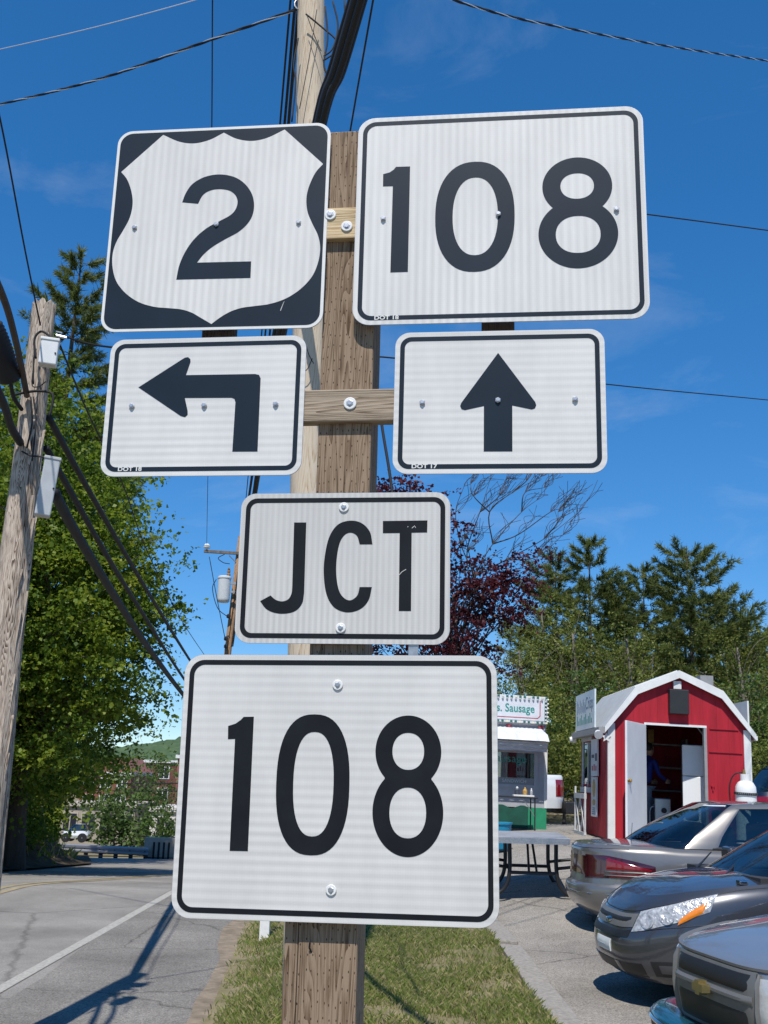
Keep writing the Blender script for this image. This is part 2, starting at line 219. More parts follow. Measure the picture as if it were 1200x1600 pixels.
# ------------------------------------------------------------------ scene helpers
def tag(o, label=None, cat=None, group=None, kind=None):
    if label: o['label'] = label
    if cat: o['category'] = cat
    if group: o['group'] = group
    if kind: o['kind'] = kind
    return o
def thing(name, label, cat, loc=(0, 0, 0), rotz=0, group=None, mw=None):
    o = bpy.data.objects.new(name, None); C.objects.link(o); o.empty_display_size = 0.1
    if mw is not None: o.matrix_world = mw
    else: o.location = loc; o.rotation_euler = (0, 0, rotz)
    return tag(o, label, cat, group)
class MB:
    def __init__(s): s.v = []; s.f = []
    def add(s, vs, fs):
        b = len(s.v); s.v += [tuple(v) for v in vs]; s.f += [tuple(i + b for i in f) for f in fs]; return s
    def box(s, x0, x1, y0, y1, z0, z1, mx=None):
        vs = [Vector(p) for p in ((x0, y0, z0), (x1, y0, z0), (x1, y1, z0), (x0, y1, z0), (x0, y0, z1), (x1, y0, z1), (x1, y1, z1), (x0, y1, z1))]
        if mx is not None: vs = [mx @ v for v in vs]
        return s.add(vs, [(3, 2, 1, 0), (4, 5, 6, 7), (0, 1, 5, 4), (1, 2, 6, 5), (2, 3, 7, 6), (3, 0, 4, 7)])
    def rbox(s, x0, x1, y0, y1, z0, z1, r=0.01, mx=None):
        """box with chamfered edges"""
        bm = bmesh.new(); bmesh.ops.create_cube(bm, size=1.0)
        for v in bm.verts: v.co = Vector(((x0 + x1) / 2 + v.co.x * (x1 - x0), (y0 + y1) / 2 + v.co.y * (y1 - y0), (z0 + z1) / 2 + v.co.z * (z1 - z0)))
        bmesh.ops.bevel(bm, geom=list(bm.edges), offset=r, segments=2, affect='EDGES', profile=0.5)
        bm.verts.index_update(); vs = [v.co.copy() for v in bm.verts]
        if mx is not None: vs = [mx @ v for v in vs]
        s.add(vs, [tuple(v.index for v in f.verts) for f in bm.faces]); bm.free(); return s
    def tube(s, pts, rad, n=8, cap=True):
        pts = [Vector(p) for p in pts]; N = len(pts); rad = [rad] * N if not hasattr(rad, '__len__') else rad
        rings = []; ref = None
        for i, p in enumerate(pts):
            t = (pts[min(i + 1, N - 1)] - pts[max(i - 1, 0)]).normalized()
            if ref is None: ref = t.orthogonal().normalized()
            a = (ref - t * ref.dot(t)); a = a.normalized() if a.length > 1e-6 else t.orthogonal().normalized()
            ref = a; b = t.cross(a)
            rings.append([p + (a * math.cos(2 * math.pi * k / n) + b * math.sin(2 * math.pi * k / n)) * rad[i] for k in range(n)])
        vs = [v for r in rings for v in r]
        fs = [(i * n + k, i * n + (k + 1) % n, (i + 1) * n + (k + 1) % n, (i + 1) * n + k) for i in range(N - 1) for k in range(n)]
        if cap: fs += [tuple(range(n))[::-1], tuple((N - 1) * n + k for k in range(n))]
        return s.add(vs, fs)
    def lathe(s, prof, n=20, mx=None):
        """profile list (r, z) about local z"""
        vs = []; fs = []; m = len(prof)
        for r, z in prof:
            for k in range(n): vs.append(Vector((r * math.cos(2 * math.pi * k / n), r * math.sin(2 * math.pi * k / n), z)))
        for i in range(m - 1):
            for k in range(n): fs.append((i * n + k, i * n + (k + 1) % n, (i + 1) * n + (k + 1) % n, (i + 1) * n + k))
        fs += [tuple(range(n))[::-1], tuple((m - 1) * n + k for k in range(n))]
        if mx is not None: vs = [mx @ v for v in vs]
        return s.add(vs, fs)
    def prism(s, loops, d0, d1, mx=None, plane='xz'):
        """2-D outline (first loop) with holes (others), from depth d0 (front) to d1 (back)"""
        L3 = [[Vector((p[0], p[1], 0)) for p in l] for l in loops]
        tri = geometry.tessellate_polygon(L3); flat = [p for l in loops for p in l]; n = len(flat)
        put = (lambda p, d: Vector((p[0], d, p[1]))) if plane == 'xz' else ((lambda p, d: Vector((p[0], p[1], d))) if plane == 'xy' else (lambda p, d: Vector((d, p[0], p[1]))))
        vs = [put(p, d0) for p in flat] + [put(p, d1) for p in flat]
        if mx is not None: vs = [mx @ v for v in vs]
        fs = [tuple(t) for t in tri] + [tuple(i + n for i in reversed(t)) for t in tri]; b = 0
        for l in loops:
            k = len(l)
            for i in range(k): fs.append((b + i, b + (i + 1) % k, n + b + (i + 1) % k, n + b + i))
            b += k
        return s.add(vs, fs)
    def build(s, name, m, parent=None, smooth=False, recalc=True):
        me = bpy.data.meshes.new(name); me.from_pydata([tuple(v) for v in s.v], [], s.f)
        if recalc:
            bm = bmesh.new(); bm.from_mesh(me); bmesh.ops.recalc_face_normals(bm, faces=bm.faces); bm.to_mesh(me); bm.free()
        if smooth:
            me.shade_smooth() if smooth is True else me.shade_smooth()
        me.materials.append(M[m] if isinstance(m, str) else m); me.update()
        o = bpy.data.objects.new(name, me); C.objects.link(o)
        if parent is not None: o.parent = parent
        if smooth and smooth is not True:
            try: me.set_sharp_from_angle(angle=R_(smooth))
            except Exception: pass
        return o
def np_mesh(name, V, F, m, parent=None, k=4, kind=None, tint=None):
    """fast mesh from numpy arrays; every face has k corners"""
    me = bpy.data.meshes.new(name); me.vertices.add(len(V)); me.vertices.foreach_set('co', np.asarray(V, dtype=np.float32).ravel())
    nf = len(F); me.loops.add(nf * k); me.loops.foreach_set('vertex_index', np.asarray(F, dtype=np.int32).ravel())
    me.polygons.add(nf); me.polygons.foreach_set('loop_start', np.arange(0, nf * k, k, dtype=np.int32))
    me.materials.append(M[m] if isinstance(m, str) else m); me.update(calc_edges=True)
    if tint is not None:
        a_ = me.attributes.new('tint', 'FLOAT', 'FACE'); a_.data.foreach_set('value', np.clip(np.asarray(tint, dtype=np.float32), 0, 1))
    o = bpy.data.objects.new(name, me); C.objects.link(o)
    if parent is not None: o.parent = parent
    if kind: o['kind'] = kind
    return o
def copy_tree(o, parent=None):
    c = o.copy(); C.objects.link(c); c.parent = parent
    for ch in list(o.children): copy_tree(ch, c)
    return c
def catmull(pts, closed=False, n=8):
    P = [Vector(p) for p in pts]; N = len(P); out = []
    for i in range(N if closed else N - 1):
        p1, p2 = P[i], P[(i + 1) % N]
        p0 = P[(i - 1) % N] if closed or i > 0 else p1 * 2 - p2
        p3 = P[(i + 2) % N] if closed or i + 2 < N else p2 * 2 - p1
        for k in range(n):
            t = k / n
            out.append(0.5 * ((2 * p1) + (p2 - p0) * t + (2 * p0 - 5 * p1 + 4 * p2 - p3) * t * t + (3 * p1 - p0 - 3 * p2 + p3) * t ** 3))
    if not closed: out.append(P[-1])
    return out
def smooth_outline(pts, corners, n=6):
    """closed 2-D outline, smooth between the listed corner indices"""
    N = len(pts); cs = sorted(corners); out = []
    if not cs: return [(p.x, p.y) for p in catmull([(a, b, 0) for a, b in pts], True, n)]
    for a, b in zip(cs, cs[1:] + [cs[0] + N]):
        seg = [(*pts[i % N], 0) for i in range(a, b + 1)]
        c = catmull(seg, False, n if len(seg) > 2 else 1)
        out += [(p.x, p.y) for p in c[:-1]]
    return out
def rrect(hw, hh, r, n=8, cx=0, cy=0):
    out = []
    for sx, sy, a0 in ((1, 1, 0), (-1, 1, 90), (-1, -1, 180), (1, -1, 270)):
        for k in range(n + 1):
            a = R_(a0 + 90 * k / n); out.append((cx + sx * (hw - r) + r * math.cos(a), cy + sy * (hh - r) + r * math.sin(a)))
    return out
def supell(cx, cy, a, b, e, n=56):
    return [(cx + a * math.copysign(abs(math.cos(t)) ** (2 / e), math.cos(t)), cy + b * math.copysign(abs(math.sin(t)) ** (2 / e), math.sin(t))) for t in (2 * math.pi * k / n for k in range(n))]
def text_mesh(s, size, mx, m, parent, name='lettering', extrude=0.001, align='CENTER', sx=1.0, shear=0.0, weight=0.0):
    cu = bpy.data.curves.new('t', 'FONT'); cu.body = s; cu.size = size; cu.extrude = extrude; cu.align_x = align; cu.align_y = 'CENTER'; cu.resolution_u = 3; cu.shear = shear; cu.offset = weight
    ob = bpy.data.objects.new('t', cu); C.objects.link(ob); bpy.context.view_layer.update()
    me = bpy.data.meshes.new_from_object(ob.evaluated_get(bpy.context.evaluated_depsgraph_get()))
    bpy.data.objects.remove(ob); bpy.data.curves.remove(cu)
    me.name = name; me.transform(mx @ Matrix.Diagonal((sx, 1, 1, 1))); me.materials.clear(); me.materials.append(M[m])
    o = bpy.data.objects.new(name, me); C.objects.link(o); o.parent = parent
    return o
FACE = Matrix.Rotation(R_(90), 4, 'X')      # text in the xz plane, read from -y
def T(x, y, z): return Matrix.Translation((x, y, z))

def ss(a, b, x):
    t = np.clip((np.asarray(x, dtype=float) - a) / (b - a), 0, 1); return t * t * (3 - 2 * t)

# ------------------------------------------------------------------ the setting: ground, road, lot, grass
def road_right(y): return np.interp(y, [-15, 8, 13, 20, 30, 36, 44, 60], [-1.15, -1.22, -1.55, -1.6, -1.2, 1.5, 7.0, 22.0])
def road_left(y): return np.interp(y, [-15, 18, 24, 30, 36, 41, 46, 60], [-8.0, -7.8, -7.7, -8.0, -9.6, -11.0, -4.0, 12.0])
def gz(x, y):
    x = np.asarray(x, float); y = np.asarray(y, float)
    lot = 0.70 * ss(9.5, 20, y) - 0.28 * ss(22, 30, y)
    road = -0.062 * np.maximum(0, y - 16) * ss(13, 19, y)
    road = np.maximum(road, -2.35 - 0.0 * y) - 6.2 * ss(50, 120, y)
    far_right = lot + 1.5 * ss(34, 60, y)
    s = ss(-1.0, 3.2, x)
    z = road * (1 - s) + far_right * s
    bank = 2.2 * ss(0.05, 2.6, road_left(y) - x) * ss(12, 19, y) * (1 - ss(29, 36, y)) + 1.2 * ss(2.5, 9, road_left(y) - x) * ss(12, 19, y) * (1 - ss(32, 44, y))
    return z + bank
def sheet(name, xl, xr, ys, nx, dz, m, kind='structure', parent=None, jitter=0.0):
    V = []; F = []; ny = len(ys)
    for j, y in enumerate(ys):
        a, b = float(xl(y)), float(xr(y))
        if name == 'sand_edge': a += 0.05 * math.sin(y * 0.9) + 0.03 * math.sin(y * 1.9 + 1) + 0.008 * math.sin(y * 5)
        if jitter: a += jitter * math.sin(y * 7.3) * math.sin(y * 2.1 + 1); b += jitter * math.sin(y * 6.1 + 2) * math.sin(y * 1.7)
        xs = np.linspace(a, b, nx + 1); z = gz(xs, np.full_like(xs, y)) + dz
        V += list(zip(xs, [y] * (nx + 1), z))
    F = [(j * (nx + 1) + i, j * (nx + 1) + i + 1, (j + 1) * (nx + 1) + i + 1, (j + 1) * (nx + 1) + i) for j in range(ny - 1) for i in range(nx)]
    o = np_mesh(name, V, F, m, parent, 4, kind); o.data.shade_smooth(); return o
gx = np.concatenate([np.linspace(-900, -60, 22), np.linspace(-56, -14, 22), np.linspace(-13, 14, 70), np.linspace(15, 60, 24), np.linspace(70, 900, 22)])
gy = np.concatenate([np.linspace(-60, 0, 14), np.linspace(1, 60, 110), np.linspace(62, 160, 40), np.linspace(170, 1800, 40)])
GX, GY = np.meshgrid(gx, gy); GZ = gz(GX, GY) - 0.09
V = np.stack([GX.ravel(), GY.ravel(), GZ.ravel()], 1); nxg = len(gx)
F = [(j * nxg + i, j * nxg + i + 1, (j + 1) * nxg + i + 1, (j + 1) * nxg + i) for j in range(len(gy) - 1) for i in range(nxg - 1)]
g = np_mesh('ground', V, F, 'turf', None, 4, 'structure'); g.data.shade_smooth()
ysn = np.concatenate([np.linspace(-12, 6, 14), np.linspace(6.3, 24, 60), np.linspace(24.5, 56, 64)])
road = sheet('road', lambda y: road_left(y) - 0.1, lambda y: min(road_right(y) - 1.4, -2.7) if y < 30 else road_right(y) - 1.2, ysn, 26, 0.0, 'asphalt')
walk = sheet('roadside_path', lambda y: min(road_right(y) - 1.4, -2.7) - 0.05, lambda y: road_right(y) + 0.02, ysn[ysn < 30], 8, 0.005, 'asphalt2')
sheet('edge_line', lambda y: -2.99, lambda y: -2.88, np.linspace(4, 24, 60), 1, 0.006, 'line_w', parent=None)
for k, x0 in enumerate((-5.55, -5.33)):
    sheet('centre_line', lambda y, x0=x0: x0 + 0.010 * max(0, y - 13) ** 2, lambda y, x0=x0: x0 + 0.12 + 0.010 * max(0, y - 13) ** 2, np.linspace(4, 30, 60), 1, 0.006, 'line_y')
sheet('sand_edge', lambda y: road_right(y) - 0.10, lambda y: road_right(y) + 0.35, np.linspace(4, 16, 420), 3, 0.012, 'sand', jitter=0.0)
KX0, KX1 = 1.24, 1.46
sheet('parking_lot', lambda y: KX1 - 0.02 if y < 14.6 else -0.6, lambda y: 26, np.concatenate([np.linspace(-12, 6, 12), np.linspace(6.3, 14.55, 28), np.linspace(14.61, 34, 60)]), 40, 0.004, 'lot')
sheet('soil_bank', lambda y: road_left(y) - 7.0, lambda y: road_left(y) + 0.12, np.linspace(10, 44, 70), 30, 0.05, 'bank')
# raised grass strip with its soil
def strip_z(x, y): return gz(x, y) + 0.11 * ss(0, 0.5, x - (road_right(y) + 0.1)) + 0.02
V = []; ys = np.linspace(-3, 14.5, 90); nx = 22
for y in ys:
    xs = np.linspace(float(road_right(y)) + 0.06, KX0 + 0.02, nx + 1)
    zz = strip_z(xs, np.full_like(xs, y)) + 0.012 * np.sin(xs * 5 + y * 3) * np.sin(y * 2.3); zz[-1] = 0.085
    V += list(zip(xs, [y] * (nx + 1), zz))
F = [(j * (nx + 1) + i, j * (nx + 1) + i + 1, (j + 1) * (nx + 1) + i + 1, (j + 1) * (nx + 1) + i) for j in range(len(ys) - 1) for i in range(nx)]
o = np_mesh('grass_verge', V, F, 'turf', None, 4, 'structure'); o.data.shade_smooth()
# kerb of granite stones
kerb = bpy.data.objects.new('kerb', None); C.objects.link(kerb); kerb['kind'] = 'structure'
y = -2.0
for i in range(9):
    ln = 1.84; dx = random.uniform(-0.02, 0.02); rz = random.uniform(-0.012, 0.012)
    mb = MB(); mb.rbox(KX0, KX1, 0.012, ln - 0.012, -0.22, 0.115 + random.uniform(-0.012, 0.012), 0.014, T(dx, y, float(gz(1.35, y + ln / 2))) @ Matrix.Rotation(rz, 4, 'Z'))
    for q in range(len(mb.v)):
        vx, vy, vz = mb.v[q]; mb.v[q] = (vx + 0.006 * math.sin(vy * 31 + vz * 50), vy, vz + 0.005 * math.sin(vy * 17 + vx * 40))
    mb.build('kerb_stone', 'granite', kerb); y += ln

def blades(name, n, xr, yr, h0, h1, wd, zf, m, kind='stuff', keep=None, label=None, cat=None, parent=None, lean=0.5):
    x = rng.uniform(*xr, n); y = rng.uniform(*yr, n)
    if keep is not None:
        k = keep(x, y); x, y = x[k], y[k]; n = len(x)
    z = zf(x, y); h = rng.uniform(h0, h1, n); a = rng.uniform(0, 6.283, n); ln = rng.uniform(0.1, lean, n) * h; la = rng.uniform(0, 6.283, n)
    wv = wd * rng.uniform(0.6, 1.4, n)
    V = np.zeros((n, 4, 3)); cx, sx_ = np.cos(a) * wv, np.sin(a) * wv
    V[:, 0] = np.stack([x - cx, y - sx_, z - 0.01], 1); V[:, 1] = np.stack([x + cx, y + sx_, z - 0.01], 1)
    mxp, myp = x + np.cos(la) * ln * 0.35, y + np.sin(la) * ln * 0.35
    V[:, 2] = np.stack([mxp + cx * 0.7, myp + sx_ * 0.7, z + h * 0.6], 1)
    V[:, 3] = np.stack([x + np.cos(la) * ln, y + np.sin(la) * ln, z + h], 1)
    F = np.arange(n * 4).reshape(n, 4); o = np_mesh(name, V.reshape(-1, 3), F, m, parent, 4, kind)
    if label: tag(o, label, cat)
    return o
def patchy(x, y):
    q = np.sin(x * 3.1 + 1.3 * np.sin(y * 1.7)) * np.sin(y * 2.3 + 1.1 * np.sin(x * 2.9)) + 0.5 * np.sin(x * 9 + y * 5) * np.sin(y * 8 - x * 3)
    edge = ss(0.0, 0.45, x - road_right(y))
    return (rng.random(len(x)) < np.clip(0.50 + 0.5 * q, 0.06, 1) * edge) & (x < KX0 - 0.02)
blades('verge_grass', 260000, (-1.6, 1.24), (5.6, 14.4), 0.012, 0.055, 0.0022, strip_z, 'grass', keep=patchy, label='short patchy green and straw grass on the verge behind the post', cat='grass', lean=1.3)
# far wooded hill
hx = np.linspace(-420, 420, 150); hy = np.linspace(520, 980, 70); HX, HY = np.meshgrid(hx, hy)
HZ = -12 + (52 + 16 * np.sin(HX / 170 + 0.6) + 12 * np.sin(HX / 61 + 2)) * ss(520, 900, HY) + 3.2 * np.abs(np.sin(HX * 0.31 + 2 * np.sin(HY * 0.11)) * np.sin(HY * 0.27 + 2 * np.sin(HX * 0.13))) + rng.normal(0, 1.0, HX.shape)
M['hill'] = mat('wooded_hill', (0.050, 0.085, 0.045), 0.95, 0, 0.4, 0.12, 0.8, 0.5, detail=12, col2=(0.10, 0.15, 0.075), spec=0.05)
V = np.stack([HX.ravel(), HY.ravel(), HZ.ravel()], 1); n_ = len(hx)
np_mesh('hill', V, [(j * n_ + i, j * n_ + i + 1, (j + 1) * n_ + i + 1, (j + 1) * n_ + i) for j in range(len(hy) - 1) for i in range(n_ - 1)], 'hill', None, 4, 'structure')

# ------------------------------------------------------------------ the sign post and its signs
S_YAW, S_D, S_LEAN = R_(-6.803), 2.4706, R_(-1.195)
ex = Vector((math.cos(S_YAW), math.sin(S_YAW), 0)); nn = Vector((-math.sin(S_YAW), math.cos(S_YAW), 0))
ez = Vector((0, 0, 1)) * math.cos(S_LEAN) + nn * math.sin(S_LEAN); n3 = ez.cross(ex)
if n3.y < 0: n3 = -n3
S_ORG = nn * S_D + Vector((0, 0, CAM_H))
def sign_frame(u, v, a, off):
    r = Matrix(((ex.x, n3.x, ez.x, 0), (ex.y, n3.y, ez.y, 0), (ex.z, n3.z, ez.z, 0), (0, 0, 0, 1)))
    p = S_ORG + ex * u + ez * v + n3 * off
    return Matrix.Translation(p) @ r @ Matrix.Rotation(-a, 4, 'Y')
# sign_post: local x along the bars, z up the post, y away from the viewer; face of the signs at y = 0
PU = -0.403
foot = S_ORG + ex * PU
v_ground = -(CAM_H - 0.12) / ez.z
post = thing('sign_post', 'brown incised timber post with two crossbars carrying the route signs', 'sign post', mw=sign_frame(PU, v_ground, 0, 0))
def pv(v): return v - v_ground
PF = 0.024       # depth of the post's front face
MB().rbox(-0.506 - PU, -0.4735 - PU, PF + 0.002, PF + 0.13, -0.5, pv(-0.06), 0.004).build('side_plank', 'post', post)
mb = MB().rbox(-0.0695, 0.0695, PF, PF + 0.139, -0.5, pv(1.735), 0.004); mb.build('post', 'post', post)
# let-in crossbars: proud of the post by 18 mm
for v0, v1, x0, x1, mt in ((1.398, 1.489, -0.62, 0.70, 'bar_new'), (0.881, 0.968, -0.60, 0.60, 'bar')):
    cb = MB().rbox(x0, x1, PF - 0.020, PF + 0.018, pv(v0), pv(v1), 0.003).build('crossbar', mt, post)
    cb['label'] = 'newer yellow timber crossbar behind the upper signs' if mt == 'bar_new' else 'greyed timber crossbar behind the arrow signs'
for u0, u1 in ((-0.807, -0.718), (-0.052, 0.034)):
    MB().rbox(u0 - PU, u1 - PU, PF + 0.020, PF + 0.058, pv(0.80), pv(1.70), 0.003).build('batten', 'batten', post)
MB().rbox(0.05 + 0.125, 0.05 + 0.15, PF - 0.012, PF - 0.004, pv(0.16), pv(0.42), 0.002).build('bracket', 'galv', post)
def bolt(parent, x, z, y, washer=0.0, head=0.0075, name='bolt', deep=0.0045):
    mx = T(x, y, z) @ Matrix.Rotation(R_(90), 4, 'X')
    mb = MB()
    a = random.uniform(0, 1)
    mb.lathe([(head, 0.001), (head, deep * 0.8), (head * 0.8, deep)], 6, mx @ Matrix.Rotation(a, 4, 'Z'))
    mb.lathe([(head * 0.55, deep), (head * 0.5, deep * 1.5)], 10, mx)
    b = mb.build(name, 'galv', parent)
    if washer:
        w_ = MB().lathe([(washer, 0.0), (washer, 0.0022), (washer * 0.9, 0.0032), (washer * 0.5, 0.0034)], 20, mx); w_.build('washer', 'nylon', b)
    return b
bolt(post, -0.458 - PU, pv(1.467), PF - 0.021, 0.0155, 0.010); bolt(post, -0.412 - PU, pv(1.431), PF - 0.021, 0.0155, 0.010); bolt(post, -0.388 - PU, pv(0.928), PF - 0.021, 0.0165, 0.010)
nail = MB().tube([(-0.04, PF - 0.012, pv(-0.372)), (-0.042, PF - 0.006, pv(-0.385)), (-0.036, PF + 0.004, pv(-0.40))], 0.0022, 6); nail.build('nail', 'wire', post)

def make_sign(name, label, frame, w_, h_, rad, sheet, black, bolts, washer=0.0, bord=(0.013, 0.012)):
    o = thing(name, label, 'road sign', mw=sign_frame(*frame))
    hw, hh = w_ / 2, h_ / 2
    MB().prism([rrect(hw, hh, rad)], -0.0002, 0.0024).build('panel', 'alu', o)
    MB().prism([rrect(hw - 0.0006, hh - 0.0006, rad - 0.0006)], -0.0006, -0.0003).build('sheeting', sheet, o)
    if bord:
        a, t = bord
        MB().prism([rrect(hw - a, hh - a, rad - a * 0.75), rrect(hw - a - t, hh - a - t, rad - (a + t) * 0.8)], -0.0012, -0.0007).build('border', black, o)
    for x, z in bolts: bolt(o, x, z, -0.0016, washer)
    return o
def legend(parent, name, loops, m, y0=-0.0013, y1=-0.0007): return MB().prism(loops, y0, y1).build(name, m, parent)
def digit8(cx, zt, zb, rtop, rbot, wz, hole_t, hole_b):
    """union of an upper and a lower oval (half widths rtop, rbot) meeting at the waist, with two holes"""
    at_ = (zt - wz) / 2 * 1.16; ab_ = (wz - zb) / 2 * 1.13; ct = zt - at_; cb_ = zb + ab_
    A = [(cx + rtop * math.cos(t), ct + at_ * math.sin(t)) for t in (2 * math.pi * k / 120 - math.pi / 2 for k in range(120))]
    B = [(cx + rbot * math.cos(t), cb_ + ab_ * math.sin(t)) for t in (2 * math.pi * k / 120 + math.pi / 2 for k in range(120))]
    outA = [p for p in A if ((p[0] - cx) / rbot) ** 2 + ((p[1] - cb_) / ab_) ** 2 > 1]
    outB = [p for p in B if ((p[0] - cx) / rtop) ** 2 + ((p[1] - ct) / at_) ** 2 > 1]
    return [outA + outB, supell(cx, hole_t[0], hole_t[1], hole_t[2], 2.15, 40), supell(cx, hole_b[0], hole_b[1], hole_b[2], 2.2, 44)]

# route marker 2 shield
s2 = make_sign('route_sign', 'square black route sign with white shield and number 2', (-0.7713, 1.4462, -0.0041, 0.0026), 0.61, 0.61, 0.042, 'white_border', 'black', [(-0.2321, 0.0021), (-0.0011, 0.0035), (0.2276, 0.001)], bord=None)
SHIELD = [(0.0015, 0.2862), (0.0394, 0.2653), (0.0830, 0.2564), (0.1266, 0.2640), (0.1746, 0.2878), (0.2873, 0.1761), (0.2670, 0.1500), (0.2511, 0.1094), (0.2455, 0.0720), (0.2505, 0.0323), (0.2655, -0.0042), (0.2820, -0.0390), (0.2895, -0.0760), (0.2855, -0.1180), (0.2705, -0.1590), (0.2410, -0.1940), (0.2030, -0.2200), (0.1600, -0.2345), (0.1200, -0.2395), (0.0840, -0.2440), (0.0540, -0.2540), (0.0282, -0.2693), (0.0041, -0.2884)]
left = [(-x + 0.001, z) for x, z in SHIELD[1:-1]][::-1]
outline = smooth_outline(SHIELD + left, [0, 4, 5, 22, 22 + len(left) - 4, 22 + len(left) - 3], 7)
black_f = MB().prism([rrect(0.305 - 0.0085, 0.305 - 0.0085, 0.036)], -0.0012, -0.0007).build('field', 'black', s2)
legend(s2, 'shield', [outline], 'white_vs', -0.0018, -0.0013)
TWO = [(-0.1026, 0.0748), (-0.0944, 0.1024), (-0.0773, 0.1300), (-0.0445, 0.1500), (-0.0038, 0.1562), (0.0376, 0.1475), (0.0694, 0.1261), (0.0917, 0.0950), (0.1007, 0.0618), (0.0985, 0.0292), (0.0853, 0.0023), (0.0613, -0.0213), (0.0258, -0.0416), (-0.0070, -0.0625), (-0.0305, -0.0840), (-0.0482, -0.1085), (0.1024, -0.1095), (0.1034, -0.1580), (-0.1021, -0.1570), (-0.0967, -0.1147), (-0.0816, -0.0723), (-0.0586, -0.0358), (-0.027, -0.0059), (0.0088, 0.0145), (0.0370, 0.0310), (0.0505, 0.0491), (0.0540, 0.0709), (0.0464, 0.0909), (0.028, 0.1055), (-0.0009, 0.1111), (-0.0270, 0.1071), (-0.0460, 0.0936), (-0.0572, 0.0686)]
legend(s2, 'digit', [smooth_outline(TWO, [0, 15, 16, 17, 18, 32], 5)], 'black', -0.0024, -0.0019)
MB().tube([(0.190, -0.0014, -0.255), (0.196, -0.0014, -0.236), (0.199, -0.0014, -0.228)], [0.0011, 0.0008, 0.0004], 5).build('scratch', 'white_border', s2)
# arrow plates
LA = [(-0.1805, 0.0536), (-0.0674, 0.1295), (-0.0592, 0.1347), (-0.0508, 0.1359), (-0.0445, 0.1303), (-0.0433, 0.1222), (-0.0532, 0.0853), (0.1332, 0.0845), (0.1436, 0.0818), (0.1485, 0.0724), (0.1505, -0.1271), (0.0842, -0.1266), (0.0848, 0.0074), (0.0817, 0.0167), (0.0738, 0.0201), (-0.0521, 0.0218), (-0.0419, -0.0142), (-0.0411, -0.0248), (-0.0478, -0.0313), (-0.0597, -0.0278)]
la = make_sign('arrow_sign', 'small white sign with black left-turn arrow below the shield sign', (-0.774, 0.9279, 0.0002, -0.0009), 0.533, 0.381, 0.038, 'white_h', 'black', [(-0.1938, 0.0012), (0.0022, -0.0004), (0.1922, -0.0002)])
legend(la, 'arrow', [LA], 'black')
RA = [(-0.0016, 0.1295), (0.0913, -0.0042), (0.0939, -0.0127), (0.0905, -0.0211), (0.0825, -0.0239), (0.0340, -0.0126), (0.0340, -0.1333), (-0.0372, -0.1330), (-0.0372, -0.0131), (-0.0850, -0.0236), (-0.0935, -0.0210), (-0.0972, -0.0125), (-0.0945, -0.0042)]
ra = make_sign('arrow_sign', 'small white sign with black upward arrow below the upper 108 sign', (-0.0076, 0.9277, -0.004, 0.0009), 0.533, 0.381, 0.038, 'white_h', 'black', [(-0.1935, -0.0024), (-0.002, 0.0011), (0.1903, 0.001)])
legend(ra, 'arrow', [RA], 'black')
# upper 108
t8 = make_sign('route_sign', 'upper right white route sign 108 with vertical sheen bands', (-0.0062, 1.4437, -0.0018, -0.0074), 0.762, 0.61, 0.046, 'white_v', 'black', [(-0.3059, -0.0017), (-0.0008, 0.0003), (0.3047, 0.0011)])
legend(t8, 'digit', [[(-0.3096, 0.1319), (-0.2916, 0.1367), (-0.2809, 0.1445), (-0.2753, 0.1525), (-0.2369, 0.1520), (-0.2372, -0.1574), (-0.2834, -0.1575), (-0.2825, 0.0950), (-0.3092, 0.0955)]], 'black')
legend(t8, 'digit', [supell(-0.0626, -0.0025, 0.1047, 0.1605, 2.3), supell(-0.0615, -0.0022, 0.0595, 0.1134, 2.25, 48)], 'black')
legend(t8, 'digit', digit8(0.2055, 0.1581, -0.1617, 0.0905, 0.1021, 0.0118, (0.0743, 0.0435, 0.0374), (-0.0654, 0.0574, 0.0529)), 'black')
text_mesh('DOT 18', 0.0150, T(-0.291, -0.0014, -0.2860) @ FACE, 'white_border', t8, extrude=0.0001, sx=1.25, weight=0.0004)
text_mesh('DOT 18', 0.0150, T(-0.186, -0.0014, -0.1712) @ FACE, 'white_border', la, extrude=0.0001, sx=1.25, weight=0.0004)
text_mesh('DOT 17', 0.0150, T(-0.186, -0.0014, -0.1712) @ FACE, 'white_border', ra, extrude=0.0001, sx=1.25, weight=0.0004)
